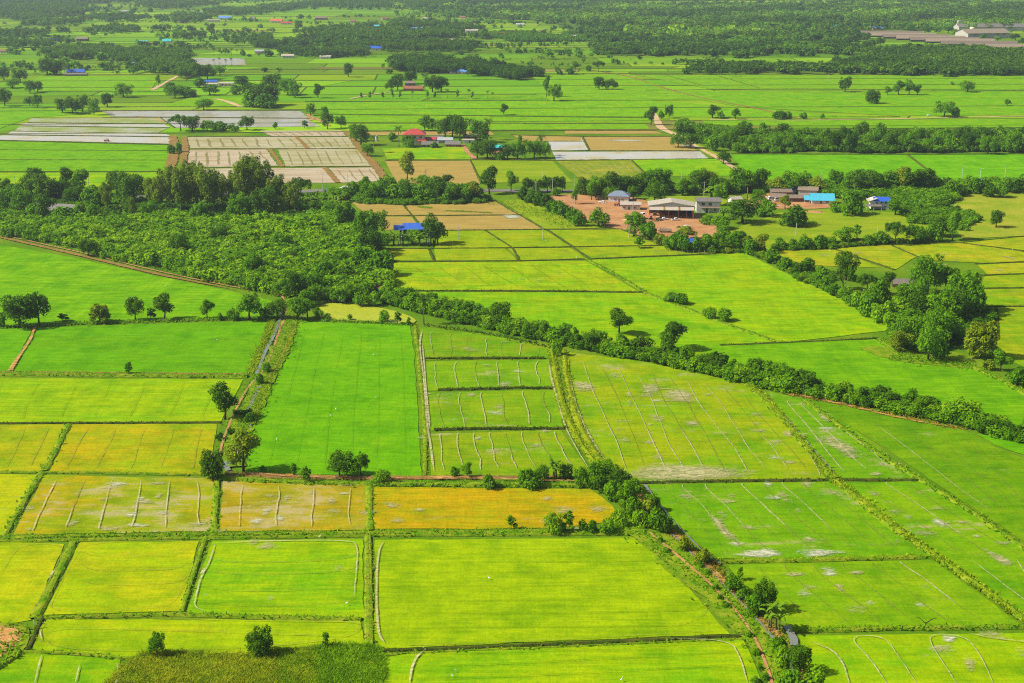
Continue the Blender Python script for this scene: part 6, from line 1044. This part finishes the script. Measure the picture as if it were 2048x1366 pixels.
def car(px, py, rz, label, pickup=True, paint='paintw', cat=None):
    rt = root('pickup_truck' if pickup else 'parked_car', px, py, rz, label, cat or ('pickup truck' if pickup else 'car')); hw = .88
    body = [(-2.55, .45), (2.5, .42), (2.6, .62), (2.52, .86), (1.35, 1.02), (.2, 1.06), (-2.55, 1.04)] if pickup else [(-2.2, .38), (2.2, .38), (2.3, .6), (2.2, .82), (1.2, .95), (-1.9, .98), (-2.25, .85)]
    cab = [(1.25, 1.0), (.55, 1.66), (-.75, 1.70), (-.98, 1.04)] if pickup else [(1.15, .93), (.45, 1.42), (-1.05, 1.44), (-1.85, .96)]
    build(MB().prism(body, -hw, hw), 'body', M[paint], rt); c = build(MB().prism(cab, -hw + .08, hw - .08), 'cabin', M[paint], rt)
    cx = sum(p[0] for p in cab) / 4; cz = 1.38 if pickup else 1.2; gl = [(cx + (x - cx) * .84, cz + (z - cz) * .62) for x, z in cab]; build(MB().prism(gl, -hw + .065, hw - .065), 'window', M['glass'], c)
    wsn = MB().add([(cab[0][0] - .06, -hw + .16, cab[0][1] + .1), (cab[0][0] - .06, hw - .16, cab[0][1] + .1), (cab[1][0] + .12, hw - .2, cab[1][1] - .06), (cab[1][0] + .12, -hw + .2, cab[1][1] - .06)], [(0, 1, 2, 3)]); build(wsn, 'windscreen', M['glass'], c)
    if pickup: build(MB().box(-2.45, -1.08, -hw + .1, hw - .1, 1.045, 1.06), 'load_bed', M['tyre'], rt)
    for s in (-1, 1): build(MB().box(body[1][0], body[1][0] + .12, s * .62 - .17, s * .62 + .17, .62, .8), 'headlight', M['lampw'], rt); build(MB().box(body[0][0] - .03, body[0][0] + .05, s * .7 - .1, s * .7 + .1, .6, .9), 'tail_light', M['lamp_red'], rt)
    wheels(rt, (1.6, -1.55) if pickup else (1.35, -1.35), 1.62); return rt
car(1205, 406, 168, 'white pickup truck parked at the back of the dirt yard'); car(1328, 440, 8, 'white pickup truck parked at the warehouse, the left of two'); car(1352, 441, 6, 'white pickup truck parked at the warehouse, the right of two'); car(1326, 379, 178, 'white car driving on the road behind the yard', False); car(1858, 232, 2, 'light car on the thin track across the far bright fields', False)
def truck(px, py, rz, label, bed='truckbed', cabc='paintw', L_=6.5, cab=True, cat='truck'):
    rt = root('truck' if cab else 'trailer', px, py, rz, label, cat)
    m = MB().box(-L_/2, L_/2, -1.2, 1.2, 1.1, 1.25); [m.box(-L_/2, L_/2, s * 1.2 - .05, s * 1.2 + .05, 1.25, 2.5) for s in (-1, 1)]; [m.box(x - .05, x + .05, -1.15, 1.15, 1.25, 2.5) for x in (-L_/2 + .05, L_/2 - .05)]
    for i in range(6): [m.box(-L_/2 + .3 + i * (L_ - .6) / 5 - .06, -L_/2 + .3 + i * (L_ - .6) / 5 + .06, s * 1.27 - .04, s * 1.27 + .04, 1.15, 2.5) for s in (-1, 1)]
    build(m, 'load_bed', M[bed], rt); build(MB().box(-L_/2, L_/2 + (1.9 if cab else .8), -.45, .45, .7, 1.08), 'chassis', M['tyre'], rt); wheels(rt, (-L_/2 + .9, -L_/2 + 2.1) + ((L_/2 + 1.2,) if cab else (L_/2 - .9,)), 2.1, .5, .3)
    if cab:
        x = L_/2 + .15; c = build(MB().prism([(x, .7), (x + 1.9, .7), (x + 1.9, 1.7), (x + 1.65, 2.75), (x, 2.85)], -1.15, 1.15), 'cab', M[cabc], rt); build(MB().prism([(x + 1.93, 1.75), (x + 1.72, 2.62), (x + 1.66, 2.62), (x + 1.88, 1.75)], -1.0, 1.0), 'windscreen', M['glass'], c)
        for s in (-1, 1): build(MB().box(x + .5, x + 1.5, s * 1.16 - .02, s * 1.16 + .02, 1.75, 2.5), 'side_window', M['glass'], c); build(MB().box(x + 1.9, x + 1.96, s * .85 - .16, s * .85 + .16, .95, 1.2), 'headlight', M['lampw'], c)
    return rt
truck(1276, 432, -52, 'old truck with a faded reddish load bed left of the warehouse, the farther one', 'pinkbed'); truck(1293, 438, -38, 'old trailer with a faded reddish load bed close by the warehouse', 'pinkbed', cab=False, cat='trailer'); truck(1331, 465, 172, 'cream wooden-sided truck bed parked alone on the lower dirt yard', 'truckbed', cab=False, L_=7, cat='trailer')
truck(1536, 400, -80, 'white truck with its cab facing us beside the brown sheds, left one', 'truckbed', L_=5); truck(1548, 401, -78, 'white truck with its cab facing us beside the brown sheds, right one', 'truckbed', L_=5)
rt = root('lorry', 694, 384, 178, 'white box lorry passing on the road behind the banana grove', 'lorry'); build(MB().box(-4.5, 3.2, -1.25, 1.25, 1.1, 3.9), 'cargo_box', M['paintw'], rt); c = build(MB().prism([(3.4, .6), (5.3, .6), (5.3, 1.7), (5.0, 2.9), (3.4, 3.0)], -1.2, 1.2), 'cab', M['paintw'], rt); build(MB().box(3.9, 4.8, -1.24, 1.24, 1.8, 2.6), 'side_window', M['glass'], c); wheels(rt, (-3.4, -2.2, 4.3), 2.1, .5, .3); build(MB().box(-4.5, 5.2, -.5, .5, .65, 1.05), 'chassis', M['tyre'], rt)
def tractor(px, py, rz, label, paint='redp'):
    rt = root('tractor', px, py, rz, label, 'tractor'); build(MB().prism([(-.3, .8), (1.9, .75), (1.95, 1.3), (1.8, 1.5), (-.3, 1.55)], -.42, .42), 'bonnet', M[paint], rt); build(MB().box(-1.5, -.3, -.6, .6, .75, 1.1).box(-1.3, -.8, -.35, .35, 1.1, 1.7), 'seat', M['tyre'], rt); build(MB().box(-1.7, .1, -.9, .9, 2.55, 2.65), 'canopy', M[paint], rt)
    for x, y in ((-1.6, -.8), (-1.6, .8), (0, -.8), (0, .8)): build(MB().box(x - .04, x + .04, y - .04, y + .04, 1.0, 2.55), 'canopy_post', M['tyre'], rt)
    for x, r, w_ in ((-1.0, .85, 1.7), (1.4, .5, 1.4)): wheels(rt, (x,), w_, r, .4)
    build(MB().box(-2.9, -1.7, -1.3, 1.3, .3, .6), 'harrow', M['redp'], rt); build(MB().tube([(1.1, .2, 1.5), (1.1, .2, 2.3)], [.05, .05], 8), 'exhaust', M['tyre'], rt); return rt
tractor(213, 283, 176, 'red tractor working in the flooded white field at left'); tractor(1234, 412, 170, 'red tractor parked beside the white office hut'); tractor(1318, 442, 12, 'dusty yellowish tractor in front of the warehouse', 'truckbed')
# ---- poles
def pole(px, py, hpx, label, arms=1, group='utility poles'):
    p = G(px, py); h = hpx * vpp(p); rt = root('utility_pole', px, py, R.uniform(-12, 12), label, 'utility pole', group); build(MB().tube([(0, 0, -.2), (0, 0, h)], [.24, .16], 8), 'post', M['concrete'], rt)
    for k in range(arms):
        z = h - .35 - k * 1.1; a = build(MB().box(-1.2, 1.2, -.08, .08, z, z + .16), 'crossarm', M['concrete'], rt)
        for x in (-1.05, -.35, .35, 1.05): build(MB().tube([(x, 0, z + .16), (x, 0, z + .38)], [.07, .05], 6), 'insulator', M['trim'], a)
for px, py, hp, ar, lab in ((917,479,26,0,'plain concrete pole in the pale plots right of the blue-roofed farmhouse'),(1086,479,26,0,'plain concrete pole in the middle of the pale green plots'),(1258,476,27,0,'plain pole at the pale plot corner below the dirt yard'),(1072,396,31,1,'pole with a crossarm at the left end of the dirt yard, the nearer of two'),(1105,388,30,1,'pole with a crossarm at the left end of the dirt yard, the farther of two'),(1149,415,22,0,'pole beside the thin young tree in the dirt yard'),(1266,432,30,0,'white pole in front of the white office hut'),(1150,378,28,0,'slim pole behind the dirt yard'),(1286,374,24,0,'slim pole behind the domed tree'),(1408,392,28,1,'pole behind the two-storey white house'),(178,378,36,2,'tall pole with two crossarms over the wood at left'),(32,380,28,0,'pole at the left edge of the wood'),(645,378,32,0,'pole between the tilled field and the banana grove'),(696,372,24,0,'pole behind the white box lorry'),(852,362,24,0,'pole by the road above the tan field'),(1592,471,25,0,'lone concrete pole on the rough meadow'),(1754,476,24,0,'thin pole on the rough meadow near the slim tall tree'),(1363,366,24,0,'pole at the left of the road belt'),(1492,364,24,0,'pole at the foot of the pale dirt road'),(1643,364,24,0,'pole in front of the bright field, left one of four'),(1803,360,24,0,'pole in front of the bright field, second of four'),(1924,358,26,1,'pole in front of the bright field, third of four with crossarm'),(2010,354,22,1,'pole in front of the bright field, rightmost of four'),(1656,164,16,0,'far pole beside the dark belt at the right'),(318,36,14,0,'far pole in the fields at upper left'),(696,14,14,0,'far pole in the fields near the top edge')): pole(px, py, hp, lab, ar)
def lamp(px, py, hpx, label):
    p = G(px, py); h = hpx * vpp(p); rt = root('street_lamp', px, py, R.uniform(-20, 20), label, 'street lamp', 'street lamps along the road'); build(MB().tube([(0, 0, -.2), (0, 0, h), (.4, 0, h + .3), (1.6, 0, h + .45)], [.13, .09, .06, .05], 7), 'post', M['trim'], rt); build(MB().prism([(1.4, h + .36), (2.2, h + .45), (2.2, h + .55), (1.4, h + .52)], -.16, .16), 'lamp_head', M['trim'], rt)
for px, py, hp, lab in ((850,362,20,'street lamp at the road left of the tall two-tiered tree'),(1085,366,22,'street lamp above the dark roadside trees'),(1023,372,22,'street lamp beside the slim roadside tree'),(1836,366,22,'street lamp at the road belt, left of the crossarm pole'),(1960,358,20,'street lamp at the road belt, right of the crossarm pole'),(698,384,24,'street lamp behind the white box lorry')): lamp(px, py, hp, lab)
fn = root('fence', 1370, 506, 0, 'rustic post fence along the foot of the blue-roofed hut', 'fence')
for i in range(12): x = (i - 5.5) * 3.0; build(MB().box(x - .08, x + .08, -.08, .08, -.05, 1.5), 'post', M['concrete'], fn)
build(MB().box(-16.6, 16.6, .09, .13, .9, .97), 'rail', M['bark'], fn); build(MB().box(-16.6, 16.6, .09, .13, 1.25, 1.32), 'rail', M['bark'], fn)
o = root('marker_post', 69, 1250, 0, 'short white marker post at the corner of the bottom-left fields', 'post'); build(MB().tube([(0, 0, -.05), (0, 0, 1.25)], [.11, .10], 8), 'post', M['trim'], o); build(MB().tube([(0, 0, 1.25), (0, 0, 1.34)], [.13, .09], 8), 'cap', M['concrete'], o)
# ---- birds
M['feather'] = plain('white_feather', (.82, .82, .80), .7, .2, var=.04); M['featherd'] = plain('dark_feather', (.035, .025, .02), .8, .1); M['beak'] = plain('yellow_beak', (.6, .4, .05), .5)
def egret_mesh():
    m = MB(); m.tube([(-.42, 0, .48), (-.25, 0, .52), (0, 0, .56), (.2, 0, .62), (.28, 0, .78), (.24, 0, .95), (.32, 0, 1.04), (.40, 0, 1.03)], [.02, .10, .15, .11, .05, .04, .055, .03], 8)
    for s in (-.05, .05): m.tube([(0, s, 0), (-.02, s, .22), (.02, s, .5)], [.016, .016, .03], 5)
    return m.mesh('egret', M['feather'], True)
em = egret_mesh(); bk = MB().tube([(.40, 0, 1.03), (.56, 0, 1.0)], [.025, .005], 6).mesh('beak', M['beak'])
for px, py in ((978,1160),(1241-330,1345),(905,1356),(1243,1364),(412,1195),(694,1211),(640,1077),(323,682),(434,682),(47,697),(62,683),(41,707),(672,821),(661,834),(553,882),(747,712),(752,797),(1153,517),(1282,577),(1660,503),(1770,530),(1816,543),(2025,501),(1092,483),(168,546),(203,544),(22,340),(44,341),(332,573),(1950,324),(2034,328),(1517,220),(1200,188),(1640,210),(1300,196),(1090,210)):
    p = G(px, py); o = bpy.data.objects.new('egret', em); COL.objects.link(o); o.location = (p.x, p.y, .18); o.rotation_euler = (0, 0, R.uniform(0, 6.28)); s = R.uniform(.75, 1.0); o.scale = (s, s, s); tag(o, 'small white egret standing in the rice fields', 'bird', 'white egrets in the rice fields'); c = link('beak', bk, o)
# dark kite on raised wings, gliding well above the right-hand plots
p = G(1851, 1247); t = .35; bp = Vector((p.x * t, p.y * t, CAMH * (1 - t)))
m = MB(); m.tube([(-.34, 0, .0), (-.22, 0, .01), (0, 0, .02), (.18, 0, .03), (.27, 0, .05), (.33, 0, .04)], [.03, .06, .085, .07, .05, .012], 8)
m.add([(-.30, -.03, .0), (-.62, -.13, -.02), (-.58, 0, -.01), (-.62, .13, -.02), (-.30, .03, .0), (-.45, 0, .02)], [(0, 1, 2, 5), (5, 2, 3, 4), (4, 0, 5)])
for s in (-1, 1):
    sec = [(0, .15, -.12, .03), (.35, .20, -.14, .30), (.75, .17, -.16, .68), (1.15, .04, -.18, .98), (1.42, -.14, -.24, 1.08)]; V = []; F = []
    for (y, xf, xb, z) in sec: V += [(xf, s * y, z), ((xf + xb) / 2, s * y, z + .035), (xb, s * y, z), ((xf + xb) / 2, s * y, z - .01)]
    for i in range(4):
        for k in range(4): F.append((4*i + k, 4*i + (k+1) % 4, 4*i + 4 + (k+1) % 4, 4*i + 4 + k))
    F.append((16, 17, 18, 19)); m.add(V, F)
o = link('flying_bird', m.mesh('flying_bird', M['featherd'], True), None, bp, math.radians(80), .56); tag(o, 'dark brown bird of prey gliding on raised wings over the right-hand fields', 'bird')
bk2 = link('beak', MB().tube([(.32, 0, .04), (.39, 0, .02)], [.018, .004], 6).mesh('beak', M['beak']), o)
# a farm worker bending over the tilled field
p = G(738, 330); M['skin'] = plain('skin', (.28, .15, .09), .6); M['shirt'] = plain('blue_shirt', (.05, .16, .45), .8); M['trousers'] = plain('dark_trousers', (.03, .03, .05), .8); M['straw'] = plain('straw_hat', (.5, .4, .2), .8)
V_ = [(0, 0, .92), (0, .02, 1.15), (0, .10, 1.38), (0, .14, 1.50), (0, .18, 1.62), (0, .19, 1.72), (-.19, .11, 1.40), (-.26, .26, 1.16), (-.22, .44, 1.02), (.19, .11, 1.40), (.26, .26, 1.16), (.22, .44, 1.02), (-.10, 0, .88), (-.12, .06, .50), (-.12, -.02, .08), (-.12, .12, .03), (.10, 0, .88), (.13, -.10, .50), (.13, -.22, .10), (.13, -.08, .04)]
E_ = [(0, 1), (1, 2), (2, 3), (3, 4), (4, 5), (2, 6), (6, 7), (7, 8), (2, 9), (9, 10), (10, 11), (0, 12), (12, 13), (13, 14), (14, 15), (0, 16), (16, 17), (17, 18), (18, 19)]
rad = [.13, .13, .14, .055, .085, .07, .06, .05, .035, .06, .05, .035, .09, .065, .045, .035, .09, .065, .045, .035]
me = bpy.data.meshes.new('person'); me.from_pydata(V_, E_, []); me.materials.append(M['skin']); o = link('person', me, None, (p.x, p.y, .25), 1.2); md = o.modifiers.new('skin', 'SKIN'); me.skin_vertices or None
for i, r in enumerate(rad): me.skin_vertices[0].data[i].radius = (r, r)
me.skin_vertices[0].data[0].use_root = True; o.modifiers.new('sub', 'SUBSURF').levels = 1; tag(o, 'person in a blue shirt and straw hat standing in the tilled field', 'person')
build(MB().tube([(0, 0, .90), (0, .02, 1.15), (0, .09, 1.36), (0, .12, 1.44)], [.17, .165, .19, .10], 10), 'shirt', M['shirt'], o, True); sl = MB()
for s in (-1, 1): sl.tube([(s * .15, .10, 1.39), (s * .20, .13, 1.36), (s * .265, .265, 1.15)], [.085, .08, .07], 8)
build(sl, 'sleeve', M['shirt'], o, True); tr = MB()
for s, a, b in ((-1, .06, -.02), (1, -.10, -.22)): tr.tube([(s * .09, 0, .95), (s * .12, a, .50), (s * .125, b, .12)], [.12, .09, .07], 8)
build(tr, 'trousers', M['trousers'], o, True); build(MB().tube([(0, .19, 1.70), (0, .19, 1.73), (0, .19, 1.85)], [.26, .15, .06], 12), 'hat', M['straw'], o, True)
# ================================================================== AIR
hm = bpy.data.materials.new('haze'); hm.use_nodes = True; ht = hm.node_tree
for n_ in list(ht.nodes): ht.nodes.remove(n_)
ho = ht.nodes.new('ShaderNodeOutputMaterial'); hv = ht.nodes.new('ShaderNodeVolumePrincipled'); hv.inputs['Color'].default_value = (.70, .88, 1.0, 1); hv.inputs['Density'].default_value = 6.0e-5; hv.inputs['Anisotropy'].default_value = .3
ht.links.new(hv.outputs[0], ho.inputs['Volume'])
hz = link('haze', MB().box(-6600, 6600, -700, 9100, -1.2, 175).mesh('haze', hm)); tag(hz, 'thin pale air haze over the whole plain', None, None, 'stuff')
